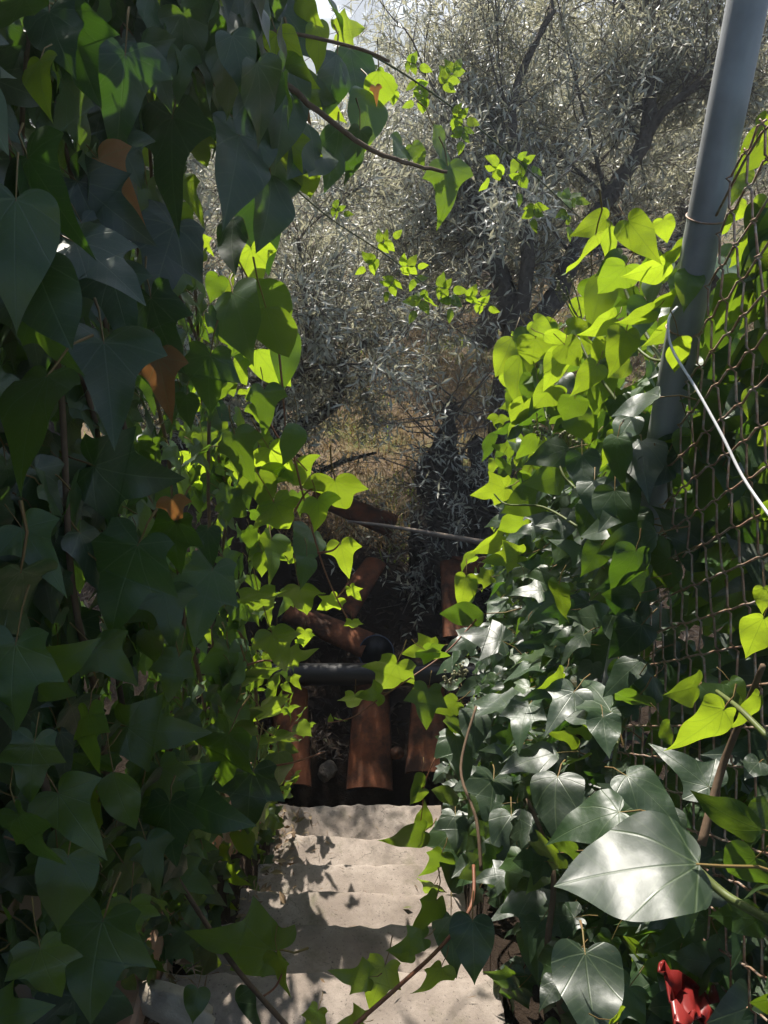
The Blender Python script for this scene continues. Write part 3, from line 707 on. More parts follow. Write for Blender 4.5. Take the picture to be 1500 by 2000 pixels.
def fill_right(n, d0, d1, as_leaf):
    for _ in range(n):
        y = random.uniform(.2, 2.45); zt = right_top(y) if y > 1.12 else 1.45
        z = random.uniform(slope(y) + .02, zt)
        dp = random.uniform(d0, d1); x = right_x(y, z) + dp
        if y < 1.12: x = max(x, .47 if z > .55 else .40) + dp * .3
        high = z > zt - .42; 
        size = max(.03, random.gauss(.062, .017)) * (1.15 if y < 1.1 else 1)
        yth = random.uniform(.1, 1) if high else random.choice([0, .05, .1, .2, .55])
        if high: n_ = Vector((-.3, -.8, .15)) + rv(.5); t_ = Vector((-.35, -.15, -.8)) + rv(.5)
        else: n_ = Vector((-.45, -.2, .9)) + rv(.45); t_ = Vector((-.8, -.2, -.35)) + rv(.5)
        k = pick([('H', .45), ('O', .45), ('A', .1)]) if high else pick([('H', .4), ('L', .3), ('A', .2), ('O', .1)])
        p = Vector((x, y, z)) - t_.normalized() * size * .4; mt = frame(p, t_, n_, size)
        key = 'n' if y < 1.12 and z > .25 else ('b' if y < 1.0 else ('t' if z > zt - .75 else 'l'))
        if as_leaf: {'t': iv_top, 'l': iv_low, 'n': iv_net, 'b': iv_big}[key].add(random.choice(LEAF[k]), mt, yth)
        else: backs[key].append((random.choice(FLAT[k]), mt))
fill_right(760, -.03, .05, True)
fill_right(1300, .04, .14, False)
fill_right(900, .12, .3, False)
for _ in range(230):      # the bank right beside the treads
    y = random.uniform(.35, 2.2); x = random.uniform(.225, .40); z = slope(y) + random.uniform(.0, .32) + (x - .22) * 1.2
    n_ = Vector((-.5, -.45, .8)) + rv(.35); t_ = Vector((-.6, -.35, -.5)) + rv(.45); s_ = max(.03, random.gauss(.062, .016))
    (iv_big if y < .95 else iv_low).add(random.choice(LEAF[pick([('L', .5), ('A', .25), ('H', .25)])]), frame((x, y, z), t_, n_, s_), random.choice([0, .05, .1, .3, .6]))
for _ in range(120):      # outer tip of the fence ivy, over the drop
    z = random.uniform(-.9, .95); y = 2.42 + random.uniform(-.12, .12) - .1 * z; x = random.uniform(.40 if z > .1 else .30, .66)
    n_ = Vector((-.4, .3, .8)) + rv(.5); t_ = Vector((-.4, .2, -.8)) + rv(.5); s_ = max(.03, random.gauss(.06, .015))
    iv_top.add(random.choice(LEAF[pick([('H', .5), ('O', .5)])]), frame((x, y, z), t_, n_, s_), random.uniform(.3, 1))
def attitude(y, py=1000):         # young leaves hang upright, old ones lie flat to the light
    if y >= .6: return Vector((.1, -1, -.1 + max(0, py - 900) / 1100 * .5)) + rv(.36)
    if y >= .25: return Vector((-.2, -.9, .35)) + rv(.3)
    return Vector((-.15, -.05, 1)) + rv(.22)
def heroes(iv, lst, d, pit=None, rol=None, dj=.04):
    for a in lst:
        dd = a[6] if len(a) > 6 else d(a[0], a[1]) if callable(d) else d
        iv.hero(*a[:2], a[2] * .88, *a[3:6], d=dd + random.uniform(-dj, dj), nrm=attitude(a[5], a[1]))
dT = lambda px, py: min(2.25, max(1.12, .37 * FPX / (px - 750 + 20)))
heroes(iv_top, [(1155, 440, 80, 165, 'H', .9), (1190, 472, 75, 85, 'O', .95), (1150, 500, 110, 98, 'O', .95), (1250, 462, 110, 58, 'H', .95), (1192, 512, 65, 150, 'H', .3), (1200, 550, 90, 120, 'H', .75),
  (1275, 525, 100, 160, 'H', .95), (1325, 500, 70, 100, 'H', .9), (1250, 622, 75, 150, 'H', .95), (1215, 685, 100, 100, 'H', .95), (1062, 640, 65, 30, 'H', .95), (1018, 660, 60, 95, 'O', .4),
  (990, 690, 90, 110, 'O', .95), (1010, 735, 110, 97, 'O', .7), (1042, 690, 85, 85, 'H', .95), (1085, 660, 65, 20, 'O', .9), (1062, 775, 80, 130, 'H', .9), (1018, 800, 90, 110, 'O', .85), (1075, 885, 100, 165, 'H', .5),
  (1032, 870, 70, 110, 'O', .6), (1250, 785, 100, 170, 'O', .05), (1222, 832, 110, 140, 'O', .05), (1255, 890, 120, 110, 'H', 0), (1160, 970, 95, 100, 'H', 0), (1075, 935, 90, 165, 'H', .4), (960, 960, 75, 165, 'L', .95),
  (1020, 980, 95, 155, 'H', .55), (905, 1155, 80, 100, 'H', .95), (905, 1200, 110, 175, 'O', .4), (1085, 720, 90, 110, 'H', .85), (1120, 690, 80, 30, 'H', .9), (1150, 740, 80, 120, 'H', .8), (1180, 640, 80, 140, 'H', .85),
  (1130, 640, 60, 20, 'H', .95), (1110, 800, 70, 110, 'H', .6), (1300, 590, 90, 150, 'H', .9), (1300, 450, 60, 60, 'H', .95), (1340, 560, 80, 110, 'H', .9), (960, 1060, 80, 150, 'H', .85), (985, 1090, 80, 170, 'L', .9),
  (940, 1130, 50, 170, 'L', .95), (1000, 1030, 80, 140, 'H', .7), (1160, 1090, 80, 120, 'H', .3), (1200, 1000, 100, 150, 'O', 0), (1190, 1030, 110, 170, 'O', .1), (1330, 690, 90, 70, 'O', .95, 1.1), (1262, 1055, 26, 90, 'H', .8)], dT)
for _ in range(30):
    px, py = random.uniform(1195, 1300), random.uniform(870, 1380)
    if px > 1290 - (py - 900) * .12: px -= 45
    iv_top.hero(px, py, random.uniform(70, 120), random.uniform(80, 170), random.choice('HHO'), random.choice([0, 0, .05, .3]), d=random.uniform(1.12, 1.27), nrm=Vector((-.5, -.6, .5)) + rv(.35))
dL = lambda px, py: min(2.3, max(1.2, .30 * FPX / (px - 750 + 30)))
heroes(iv_low, [(903, 1252, 75, 160, 'L', 0), (950, 1240, 90, 200, 'L', 0), (880, 1292, 70, 160, 'L', .05), (960, 1365, 100, 200, 'L', 0), (895, 1470, 95, 85, 'L', 0), (920, 1522, 75, 170, 'L', .05),
  (1040, 1480, 140, 172, 'O', .05), (1125, 1492, 65, 90, 'H', .9), (870, 1552, 80, 178, 'O', .5), (1060, 1665, 80, 165, 'L', .75), (1050, 1790, 140, 100, 'L', .05), (1100, 1380, 110, 140, 'A', 0),
  (1170, 1350, 120, 250, 'A', .05), (1150, 1400, 110, 185, 'O', .1), (1085, 1330, 60, 140, 'H', .8), (1020, 1400, 90, 140, 'L', 0), (840, 1740, 60, 110, 'A', .7), (850, 1690, 70, 120, 'A', .6), (880, 1660, 90, 100, 'L', .1),
  (890, 1620, 70, 95, 'L', .05), (1000, 1920, 90, 150, 'L', .05), (960, 1880, 100, 100, 'H', 0), (1000, 1640, 120, 100, 'H', 0), (960, 1560, 100, 110, 'L', 0), (1080, 1560, 120, 120, 'H', 0), (930, 1420, 80, 95, 'H', .05),
  (870, 1380, 70, 150, 'H', .6), (880, 1420, 60, 150, 'L', .4), (1040, 1860, 80, 100, 'H', .1), (890, 1720, 70, 95, 'H', .05), (1130, 1430, 50, 170, 'A', .7), (1100, 1440, 60, 170, 'A', .85)], dL, (-50, -5), (-30, 30))
iv_big.hero(1245, 1690, 275, 176, 'H', .05, d=.70, nrm=(-.12, -.05, 1), mesh_=BIG)
heroes(iv_big, [(1150, 1600, 165, 165, 'H', .05, .85), (1265, 1545, 120, 30, 'H', .05, .9), (1375, 1425, 150, 130, 'H', .9, .72), (1345, 1345, 90, 180, 'H', .85, .78), (1395, 1365, 90, 220, 'H', .5, .8),
  (1475, 1240, 110, 100, 'H', .95, .7), (1425, 1600, 150, 190, 'O', .35, .7), (1300, 1430, 70, 70, 'O', .7, .95), (1340, 1500, 130, 220, 'A', .05, .9), (1490, 1600, 90, 110, 'H', .5, .7), (1450, 1700, 120, 110, 'H', .25, .75),
  (1340, 1770, 110, 100, 'O', .25, .85), (1440, 1790, 100, 160, 'H', .5, .8), (1470, 1390, 90, 120, 'H', .8, .75), (1490, 1170, 60, 90, 'H', .9, .72), (1440, 1350, 60, 60, 'H', .9, .8), (1210, 1990, 80, 20, 'O', .85, .9),
  (1100, 1660, 70, 160, 'A', .6, .95), (1250, 1600, 110, 140, 'H', .1, .95), (1470, 1500, 60, 160, 'H', .1, .8), (1300, 1630, 110, 100, 'H', 0, .95), (1180, 1430, 80, 100, 'H', .1, 1.0), (1150, 1940, 170, 100, 'H', 0, .95)],
  .85, (-35, 5), (-35, 35), .02)
heroes(iv_net, [(1480, 300, 90, 120, 'H', .9), (1440, 360, 70, 110, 'H', .9), (1460, 480, 90, 100, 'O', .85), (1405, 520, 100, 92, 'O', .1), (1430, 600, 110, 100, 'H', .6), (1480, 560, 90, 80, 'H', .9), (1390, 690, 70, 100, 'H', .9),
  (1460, 690, 110, 150, 'H', .7), (1400, 450, 50, 110, 'H', .95), (1490, 420, 80, 90, 'H', .9), (1470, 780, 140, 150, 'H', .1), (1430, 900, 150, 110, 'H', 0), (1350, 930, 60, 80, 'H', .05), (1490, 250, 60, 100, 'H', .95),
  (1400, 780, 110, 170, 'O', .4), (1480, 1050, 160, 110, 'H', 0), (1370, 830, 70, 60, 'O', .4), (1440, 420, 60, 130, 'H', .95), (1425, 560, 70, 80, 'O', .8)], lambda px, py: .49 * FPX / (px - 750))
iv_top.back.append((.3, backs['t'])); iv_low.back.append((.08, backs['l'])); iv_net.back.append((.25, backs['n'])); iv_big.back.append((.08, backs['b']))
for iv in (iv_top, iv_low, iv_net, iv_big): iv.build(230)
st = lambda iv, pl, r0, r1, mat: iv.stem([P(*a) for a in pl], r0, r1, mat, 6, 6)
st(iv_top, [(1300, 720, 1.35), (1240, 610, 1.45), (1205, 520, 1.5), (1195, 460, 1.5)], .004, .002, 'stem_green')
st(iv_top, [(1330, 700, 1.2), (1270, 700, 1.3), (1200, 640, 1.4), (1130, 620, 1.5), (1105, 560, 1.5)], .003, .0012, 'stem_green')
st(iv_top, [(1240, 830, 1.4), (1160, 720, 1.5), (1130, 660, 1.55)], .0035, .002, 'stem_green')
st(iv_top, [(1180, 1010, 1.45), (1120, 950, 1.6), (1090, 900, 1.65), (1040, 700, 1.9)], .0035, .002, 'stem_green')
st(iv_top, [(1130, 1030, 1.5), (1060, 990, 1.6), (990, 985, 1.7), (965, 965, 1.75)], .003, .0015, 'stem_green')
st(iv_top, [(1310, 980, 1.25), (1305, 850, 1.25), (1320, 760, 1.2), (1340, 700, 1.15)], .004, .003, 'stem_green')
st(iv_low, [(1210, 1600, 1.1), (1200, 1480, 1.15), (1230, 1380, 1.2), (1250, 1270, 1.25)], .004, .002, 'stem_green')
st(iv_low, [(1100, 1980, 1.3), (1070, 1860, 1.35), (1080, 1700, 1.4), (1030, 1560, 1.5)], .008, .004, 'stem_brown')
st(iv_low, [(940, 1700, 1.6), (930, 1600, 1.65), (900, 1500, 1.75), (930, 1380, 1.85)], .004, .003, 'stem_brown')
st(iv_big, [(1365, 1702, .72), (1420, 1750, .70), (1500, 1795, .66), (1600, 1850, .6)], .004, .004, 'stem_green')
st(iv_big, [(1500, 1440, .68), (1445, 1385, .72), (1400, 1350, .78)], .003, .002, 'stem_green')
st(iv_big, [(1370, 1650, .8), (1410, 1500, .82), (1450, 1400, .8), (1490, 1300, .75)], .005, .003, 'stem_brown')
for a in [(1060, 840, 1.7, 18), (1115, 850, 1.6, 18), (880, 1325, 1.9, 16), (905, 1310, 1.9, 14), (1300, 1000, 1.3, 10)]: berries(iv_top if a[1] < 1100 else iv_low, *a)
# flower umbels standing above the fence ivy
for px, py in [(1090, 560), (1115, 545), (1100, 580), (1165, 590)]:
    st(iv_top, [(1140, 640, 1.5), ((px + 1140) / 2, py + 35, 1.5), (px, py, 1.5)], .0014, .0009, 'stem_green')
    berries(iv_top, px, py - 6, 1.5, 9, .014, .0022)

# red plastic at the foot of the broadleaf ivy
c = P(1362, 1945, 1.0); V, F = [], []
for j in range(9):
    for i in range(13):
        u, v = i / 12 - .5, j / 8 - .5
        V.append((c.x + .01 + u * .10, c.y + v * .06 + .03 * nz(u * 4, v * 4), c.z - .03 - u * .08 + .025 * nz(u * 5 + 3, v * 5) + .012 * nz(u * 13, v * 13)))
for j in range(8):
    for i in range(12): F.append((j * 13 + i, j * 13 + i + 1, (j + 1) * 13 + i + 1, (j + 1) * 13 + i))
o = link('plastic_sack', mesh('plastic_sack', V, F, M['red'])); tag(o, 'crumpled red plastic sack half hidden under the broad-leaved ivy', 'sack')
so_ = o.modifiers.new('thickness', 'SOLIDIFY'); so_.thickness = .004

# ------------------------------------------------------------------ rose canes with leaflets
ROSE = [leaf_mesh('O', 300 + i, 1, False, M['rose'], .8) for i in range(4)]
def cane(label, pts, clusters, r0, r1):
    iv = Ivy('rose_cane', tuple(P(*pts[0])), label, 'rose'); p = [P(*a) for a in pts]
    iv.stem(p, r0, r1, 'cane', 7, 7)
    for (px, py, s, ang, n, y) in clusters:
        d = min(pts, key=lambda q: abs(q[0] - px))[2]; base = P(px, py, d) ; a = R(ang)
        t = (CR * math.cos(a) - CU * math.sin(a)); nn = (Vector((0, -1, .05)) + rv(.35)); L = s * d / FPX; sd = t.cross(nn).normalized()
        near = min(spline(p, 8), key=lambda q: (q - base).length)
        iv.stem([near, lerp(near, base, .5) + Vector((0, 0, .004)), base, base + t * L * 1.1], .0012, .0006, 'stem_green', 3, 4)
        for k in range(n):
            j = k // 2; sgn = 1 if k % 2 else -1
            if k == n - 1: q, tt = base + t * L * 1.1, t
            else: q, tt = base + t * L * (.05 + .42 * j), (t * .45 + sd * sgn).normalized()
            iv.add(random.choice(ROSE), frame(q, tt + rv(.15), nn + rv(.35), L * random.uniform(.8, 1.1)), y + random.uniform(-.15, .1), True)
    iv.build()
cane('long thorny rose cane with leaflets crossing above the olive trunk', [(420, 62, 1.6), (600, 72, 1.75), (720, 105, 1.85), (870, 200, 1.95), (1020, 322, 2.05), (1132, 425, 2.15)],
     [(740, 130, 26, 120, 5, .6), (795, 120, 24, 20, 5, .7), (775, 175, 26, 150, 5, .8), (865, 165, 34, -50, 7, .9), (835, 190, 26, 160, 5, .8), (885, 225, 26, 20, 5, .8), (905, 250, 24, 100, 5, .5),
      (975, 318, 34, 120, 5, .85), (1010, 310, 30, 30, 5, .5), (1018, 345, 30, 95, 3, .5), (1090, 385, 30, 10, 7, .7), (1105, 410, 30, 80, 5, .7), (1045, 400, 26, 100, 5, .6), (810, 160, 24, 60, 5, .7)], .0034, .0016)
cane('shorter rose cane with small bright leaflets under the ivy bough', [(500, 300, 1.8), (575, 368, 1.85), (650, 430, 1.9), (750, 495, 1.95), (850, 565, 2.0), (975, 598, 2.05)],
     [(650, 405, 22, 30, 5, .6), (740, 475, 28, -20, 5, .95), (735, 505, 26, 140, 5, .8), (785, 520, 28, 0, 5, .85), (770, 545, 26, 120, 5, .8), (830, 575, 34, 120, 5, .85), (855, 560, 28, 10, 5, .8), (885, 575, 26, 100, 5, .4),
      (910, 580, 26, -10, 5, .9), (930, 592, 24, 20, 5, .9), (810, 545, 24, 60, 3, .6)], .0024, .001)

# ------------------------------------------------------------------ hollow below the steps: pipe, tiles, stones
def barrel_tile(L=.46, w0=.20, w1=.16, th=.014, seg=9):
    V, F = [], []
    for (r_, tt) in ((1, 0), (0, 1)):
        pass
    nl = 5
    for j in range(nl):
        t = j / (nl - 1); wd = lerp(w0, w1, t) / 2
        for k in range(seg):
            a = math.pi * k / (seg - 1)
            V.append((-math.cos(a) * wd, t * L - L / 2, math.sin(a) * wd * .62 + .003 * nz(k, j)))
        for k in range(seg):
            a = math.pi * k / (seg - 1)
            V.append((-math.cos(a) * (wd - th), t * L - L / 2, math.sin(a) * (wd - th) * .62))
    n = seg * 2
    for j in range(nl - 1):
        for k in range(seg - 1):
            F.append((j * n + k, (j + 1) * n + k, (j + 1) * n + k + 1, j * n + k + 1)[::-1])
            F.append((j * n + seg + k, j * n + seg + k + 1, (j + 1) * n + seg + k + 1, (j + 1) * n + seg + k)[::-1])
        F.append((j * n, j * n + seg, (j + 1) * n + seg, (j + 1) * n)[::-1]); F.append((j * n + seg - 1, (j + 1) * n + seg - 1, (j + 1) * n + 2 * seg - 1, j * n + 2 * seg - 1)[::-1])
    for j in (0, nl - 1):
        for k in range(seg - 1):
            q = (j * n + k, j * n + k + 1, j * n + seg + k + 1, j * n + seg + k); F.append(q if j == 0 else q[::-1])
    return mesh('roof_tile', V, F, M['tile'])
TM = barrel_tile()
def tile(px, py, d, rx, ry, rz, label, s=1., group=None):
    o = link('roof_tile', TM); o.location = P(px, py, d); o.rotation_euler = (R(rx), R(ry), R(rz)); o.scale = (s, s, s); tag(o, label, 'roof tile', group, 'thing')
G = 'old roof tiles heaped below the steps'
for a in [(567, 1440, 3.62, 26, 0, 3, 'dusty terracotta roof tile leaning on the black pipe beside the ivy curtain', .98, G),
          (724, 1438, 3.62, 27, 0, -1, 'orange terracotta roof tile leaning on the middle of the black pipe', 1.05, G),
          (835, 1420, 3.66, 26, 0, -4, 'dark terracotta roof tile leaning on the black pipe beside the bank ivy', .95, G),
          (890, 1170, 4.2, 40, 10, 12, 'broken roof tile standing tilted beyond the round pipe mouth', .9, G),
          (700, 1150, 4.35, 15, -8, -30, 'roof tile lying askew behind the black pipe under ivy shoots', .9, G),
          (640, 1230, 4.1, 12, 5, 70, 'roof tile lying crosswise behind the black pipe by the ivy curtain', 1, G),
          (690, 1000, 5.0, 20, 0, 80, 'roof tile on top of the heap below the grass patch', 1.2, G),
          (960, 1110, 4.6, 10, 0, 100, 'roof tile lying beneath the fallen grey branch', 1., G)]: tile(*a)
pp = [P(470, 1318, 3.72), P(620, 1317, 3.73), P(760, 1317, 3.74), P(900, 1319, 3.76), P(1000, 1322, 3.78)]
V, F = tube(spline(pp, 5), .052, 24)
tag(link('black_pipe', mesh('black_pipe', V, F, M['black'])), 'thick black plastic pipe lying across the foot of the steps', 'pipe')
c = P(735, 1275, 3.98); ax = Vector((.05, -.8, .6)).normalized()
ring = []
V, F = tube([c - ax * .3, c - ax * .02, c, c, c - ax * .012, c - ax * .28], [.088, .088, .09, .078, .076, .074], 32, False)
pm = empty('drain_pipe', tuple(c)); tag(pm, 'round bluish mouth of a drain pipe behind the black pipe', 'pipe')
link('tube', mesh('tube', V, F, M['black']), pm)
ang = np.linspace(0, 2 * math.pi, 33); u = ax.orthogonal().normalized(); v_ = ax.cross(u)
V, F = tube([c + (u * math.cos(a) + v_ * math.sin(a)) * .088 for a in ang], .0028, 6, False); link('rim', mesh('rim', V, F, M['bluegrey']), pm)
# fallen branch
V, F = tube(spline([P(680, 1018, 4.3), P(760, 1028, 4.3), P(860, 1045, 4.28), P(960, 1063, 4.25), P(1060, 1085, 4.2)], 5), [lerp(.006, .022, i / 20) for i in range(21)], 7)
tag(link('fallen_branch', mesh('fallen_branch', V, F, M['wood'])), 'pale grey fallen branch lying across the dark tile heap', 'branch')
V, F = tube(spline([P(620, 925, 5.2), P(660, 905, 5.2), P(700, 893, 5.15), P(735, 884, 5.1)], 5), [lerp(.022, .008, i / 15) for i in range(16)], 6)
tag(link('fallen_branch', mesh('fallen_branch', V, F, M['bark'])), 'short dark fallen branch lying on the grass patch', 'branch')
stone('rubble_stone', P(343, 1965, 1.46), .05, 1.3, 'pale knobbly stone wedged between brick edging and top step', .55, 1.5, .9)
stone('rubble_stone', P(405, 1650, 2.2), .045, 2.1, 'sunlit white stone among litter under the ivy curtain', 1, .8, .9)
stone('rubble_stone', P(640, 1505, 3.42), .05, 4.4, 'small dark stone between the leaning roof tiles', 1, .8, .6, None, 'bark')  # dark material stands for the hollow's shade, on the next stone too
stone('rubble_stone', P(775, 1470, 3.5), .03, 5.2, 'little round stone beside the middle leaning tile', 1, 1, .8, None, 'tile')

# litter: twigs and dry leaves along the left of the steps and in the hollow
def litter(n, fn, smin, smax, name, label, mat='litter'):
    Vs, Fs = [], []
    for i in range(n):
        p = fn(); a = random.uniform(0, 6.28); L = random.uniform(smin, smax); wd = L * random.choice([.06, .08, .1, .4]); el = random.uniform(-.3, .5)
        t = Vector((math.cos(a), math.sin(a), el)).normalized(); s_ = t.cross(Vector((0, 0, 1)) + rv(.4)).normalized() * wd; m_ = Vector((0, 0, wd * .5))
        o = len(Vs); Vs += [p - t * L, p + s_ + m_, p + t * L, p - s_ + m_, p + m_ * .2]; Fs += [(o, o + 1, o + 4), (o + 1, o + 2, o + 4), (o + 2, o + 3, o + 4), (o + 3, o, o + 4)]
    ob = link(name, np_mesh(name, np.array([tuple(v) for v in Vs]), np.array(Fs), M[mat], False)); tag(ob, label, kind='stuff'); return ob
def on_steps():
    y = random.uniform(.75, 2.15); x = XL - .035 + abs(random.gauss(0, .045 + .04 * (y > 1.4))); return Vector((x, y, stair_z(y) + random.uniform(.004, .02)))
litter(850, on_steps, .006, .024, 'leaf_litter', 'dry twigs and leaf litter along the ivy side of the steps')
def on_treads():
    y = random.uniform(.6, 2.15); return Vector((random.uniform(XL, XR), y, stair_z(y) + random.uniform(.004, .008)))
litter(90, on_treads, .004, .016, 'leaf_litter', 'scattered leaf bits and twigs on the worn treads')
def in_pit():
    y = random.uniform(2.2, 5.2); x = random.uniform(-1.2, 1.4); return Vector((x, y, ground_z(x, y) + random.uniform(.01, .06)))
litter(7000, in_pit, .01, .045, 'leaf_litter', 'leaf litter coloured darker as shade in the hollow below the steps', 'shade_litter')
def fallen(px, row_y, ang, L, label, me, y_, dz=.008):
    # on the tread whose visible row this is
    best = None
    for k, (yn, z) in enumerate(NOSE):
        a = R(PITCH) + math.atan((row_y - 1000) / FPX); y = (1.6 - z) / math.tan(a)
        y0 = NOSE[k - 1][0] if k else -1
        if y0 <= y <= yn: best = (y, z)
    if not best: return
    y, z = best; d = y * CF.y + (1.6 - z) * .5; x = (px - 750) / FPX * d
    o = link('fallen_leaf', me); o.matrix_basis = frame((x, y, z + dz + L * .12), Vector((math.cos(ang), math.sin(ang), .05)), Vector((.1, .1, 1)), L); o.color = (y_, 0, 0, 1)
    tag(o, label, 'leaf', 'leaves fallen on the steps')
fallen(615, 1660, .5, .06, 'grey-green fallen ivy leaf lying on the second lowest sunlit step', LEAF['L'][2], .1)
fallen(548, 1712, 2.5, .05, 'dark fallen leaf lying against the litter on a middle step', LEAF['H'][1], .0)
fallen(590, 1778, -.4, .05, 'curled brown leaf with stalk lying on a middle step', DEAD[0], .1)
fallen(545, 1890, .9, .04, 'yellow-brown fallen leaf on the top step', DEAD[2], .4)
fallen(520, 1640, .2, .045, 'pale yellowish fallen leaf near the litter on a low step', LEAF['A'][3], .8)
fallen(580, 1660, 2., .05, 'small withered brown leaf beside the grey-green one on a low step', DEAD[1], .3)

# ------------------------------------------------------------------ olive trees
class Grow:
    def __init__(s): s.tubes = []; s.LP, s.LT, s.LN, s.LS = [], [], [], []; s.tw = []
    def leafy(s, p0, p1, n, size, sag=.15):
        ax = p1 - p0; L = ax.length; axn = ax.normalized(); u = axn.orthogonal().normalized(); v = axn.cross(u)
        mid = (p0 + p1) / 2 + Vector((0, 0, L * sag * .5)); s.tw.append((p0, mid, p1))
        ph = random.uniform(0, 6.28)
        for i in range(n):
            t = (i + random.random() * .6) / n; p = p0.lerp(mid, t * 2) if t < .5 else mid.lerp(p1, t * 2 - 1)
            for sg in (0, math.pi):
                a = ph + i * 1.57 + sg + random.gauss(0, .35)
                out = u * math.cos(a) + v * math.sin(a); tip = (axn * random.uniform(.4, .9) + out * .8).normalized()
                s.LP.append(p); s.LT.append(tip); s.LN.append(axn * .5 - out * .3 + rv(.4) + Vector((0, 0, 1.0))); s.LS.append(size * random.uniform(.65, 1.2))
    def branch(s, p, d, L, r, lev, leaf, n_leaf, up=.12, spread=.8):
        pts = [p]; q = p.copy(); dd = d.normalized(); seg = 4
        for i in range(seg):
            dd = (dd + rv(.18) + Vector((0, 0, up * .3))).normalized(); q = q + dd * L / seg; pts.append(q)
        s.tubes.append((pts, [lerp(r, r * .45, i / seg) for i in range(seg + 1)]))
        if lev == 0:
            for i in range(1, seg + 1):
                for _ in range(2 + (i == seg)):
                    t = (dd + rv(.65) + Vector((0, 0, random.uniform(-.45, .3)))).normalized(); l_ = random.uniform(.14, .34)
                    s.leafy(pts[i], pts[i] + t * l_, n_leaf, leaf, random.uniform(0, .4))
            return
        for i in range(1, seg + 1):
            for _ in range(2):
                t = (dd + rv(spread)).normalized(); s.branch(pts[i], t, L * random.uniform(.45, .7), r * .42, lev - 1, leaf, n_leaf, up, spread)
    def leaves_mesh(s, name, mat, wide=.11):
        n = len(s.LP); Pp = np.array([tuple(v) for v in s.LP]); T = np.array([tuple(v) for v in s.LT]); Nn = np.array([tuple(v) for v in s.LN]); Sz = np.array(s.LS)[:, None]
        T /= np.linalg.norm(T, axis=1, keepdims=True); Nn -= T * (Nn * T).sum(1, keepdims=True); Nn /= np.linalg.norm(Nn, axis=1, keepdims=True) + 1e-9; X = np.cross(T, Nn)
        bend = rng.uniform(-.12, .02, (n, 1))
        b = Pp; m1 = Pp + T * Sz * .5 - Nn * Sz * bend * .25; l_ = m1 + X * Sz * wide + Nn * Sz * .03; r_ = m1 - X * Sz * wide + Nn * Sz * .03; t = Pp + T * Sz + Nn * Sz * bend
        V = np.stack([b, l_, r_, t, m1], 1).reshape(-1, 3); i = np.arange(n)[:, None] * 5
        F = np.concatenate([i + [0, 4, 1], i + [4, 3, 1], i + [0, 2, 4], i + [4, 2, 3]], 1).reshape(-1, 3)
        return np_mesh(name, V, F, mat, False)
    def wood_mesh(s, name, mat, sides=6): return mesh(name, *merge([tube(p, r, sides if r[0] > .012 else 4, False) for p, r in s.tubes]), mat)
    def twig_mesh(s, name): return mesh(name, *merge([tube(t, [.0025, .002, .001], 3, False) for t in s.tw]), M['twig'])
def olive(name, loc, label, limbs, trunk, leaf=.055, n_leaf=9, lev=1, blen=.75, per=5, up=.1, group='olive trees in the grove', lean=(0, 0, .2)):
    g = Grow(); root = empty(name, loc); tag(root, label, 'olive tree', group)
    tp, tr = trunk; V, F = tube(tp, tr, 14)
    V = [v + Vector((nz(v.z * 4, v.x * 9, v.y * 9), nz(v.z * 4 + 5, v.x * 9, v.y * 9), 0)) * tr[0] * .35 for v in V]
    link('trunk', mesh('trunk', V, F, M['bark']), root)
    for pts, r0, r1, kids in limbs:
        p = spline(pts, 5); m_ = len(p); V, F = tube(p, [lerp(r0, r1, i / (m_ - 1)) for i in range(m_)], 9)
        V = [v + Vector((nz(v.z * 6, v.x * 12, v.y * 12), nz(v.z * 6 + 5, v.x * 12, v.y * 12), 0)) * r0 * .3 for v in V]
        link('limb', mesh('limb', V, F, M['bark']), root)
        for k in range(kids):
            i = int(lerp(m_ * .3, m_ - 1, k / max(1, kids - 1))); dd = (p[min(i + 1, m_ - 1)] - p[max(i - 1, 0)]).normalized()
            for _ in range(per):
                t = (dd * .5 + rv(.75) + Vector(lean)).normalized(); g.branch(p[i], t, blen * random.uniform(.6, 1.2), r1 * .55, lev, leaf, n_leaf, up)
    a = link('branches', g.wood_mesh('branches', M['bark']), root); b = link('twigs', g.twig_mesh('twigs'), root); c = link('crown', g.leaves_mesh('crown', M['olive']), root)
    for o in (a, b, c): o['kind'] = 'stuff'
    return root, g
dO = 5.0
Q = lambda px, py, d=dO: P(px, py, d)
# the main olive: old low trunk, limbs as seen between cane and post
main_limbs = [
  ([Q(1005, 640), Q(985, 560), Q(955, 490), Q(930, 420), Q(905, 330), Q(880, 200)], .075, .022, 5),
  ([Q(1010, 640, 4.95), Q(1028, 540, 4.9), Q(1030, 480, 4.85), Q(1012, 400, 4.8), Q(1020, 330, 4.8), Q(1000, 200, 4.8), Q(1080, 20, 4.7)], .055, .016, 5),
  ([Q(1025, 650), Q(1085, 585, 5.05), Q(1120, 500, 5.1), Q(1185, 390, 5.1), Q(1255, 285, 5.1), Q(1272, 200, 5.1), Q(1278, 60, 5.1), Q(1290, -60, 5.1)], .075, .026, 6),
  ([Q(1262, 270, 5.1), Q(1300, 215, 5.0), Q(1360, 165, 4.9), Q(1430, 110, 4.8)], .035, .015, 4),
  ([Q(995, 640, 5.1), Q(960, 560, 5.6), Q(900, 480, 6.1), Q(820, 420, 6.4), Q(740, 380, 6.5)], .06, .018, 5)]
base = P(985, 985, 5.0)
base.z = ground_z(base.x, base.y) - .1
olive('olive_tree', tuple(base), 'gnarled olive tree with forked dark limbs straight beyond the steps', main_limbs,
      ([base, base + Vector((.02, .03, .35)), Q(985, 800), Q(1000, 700), Q(1012, 625)], [.20, .15, .12, .12, .085]), .078, 4, 1, .75, 3, lean=(-.1, 1.0, .1))
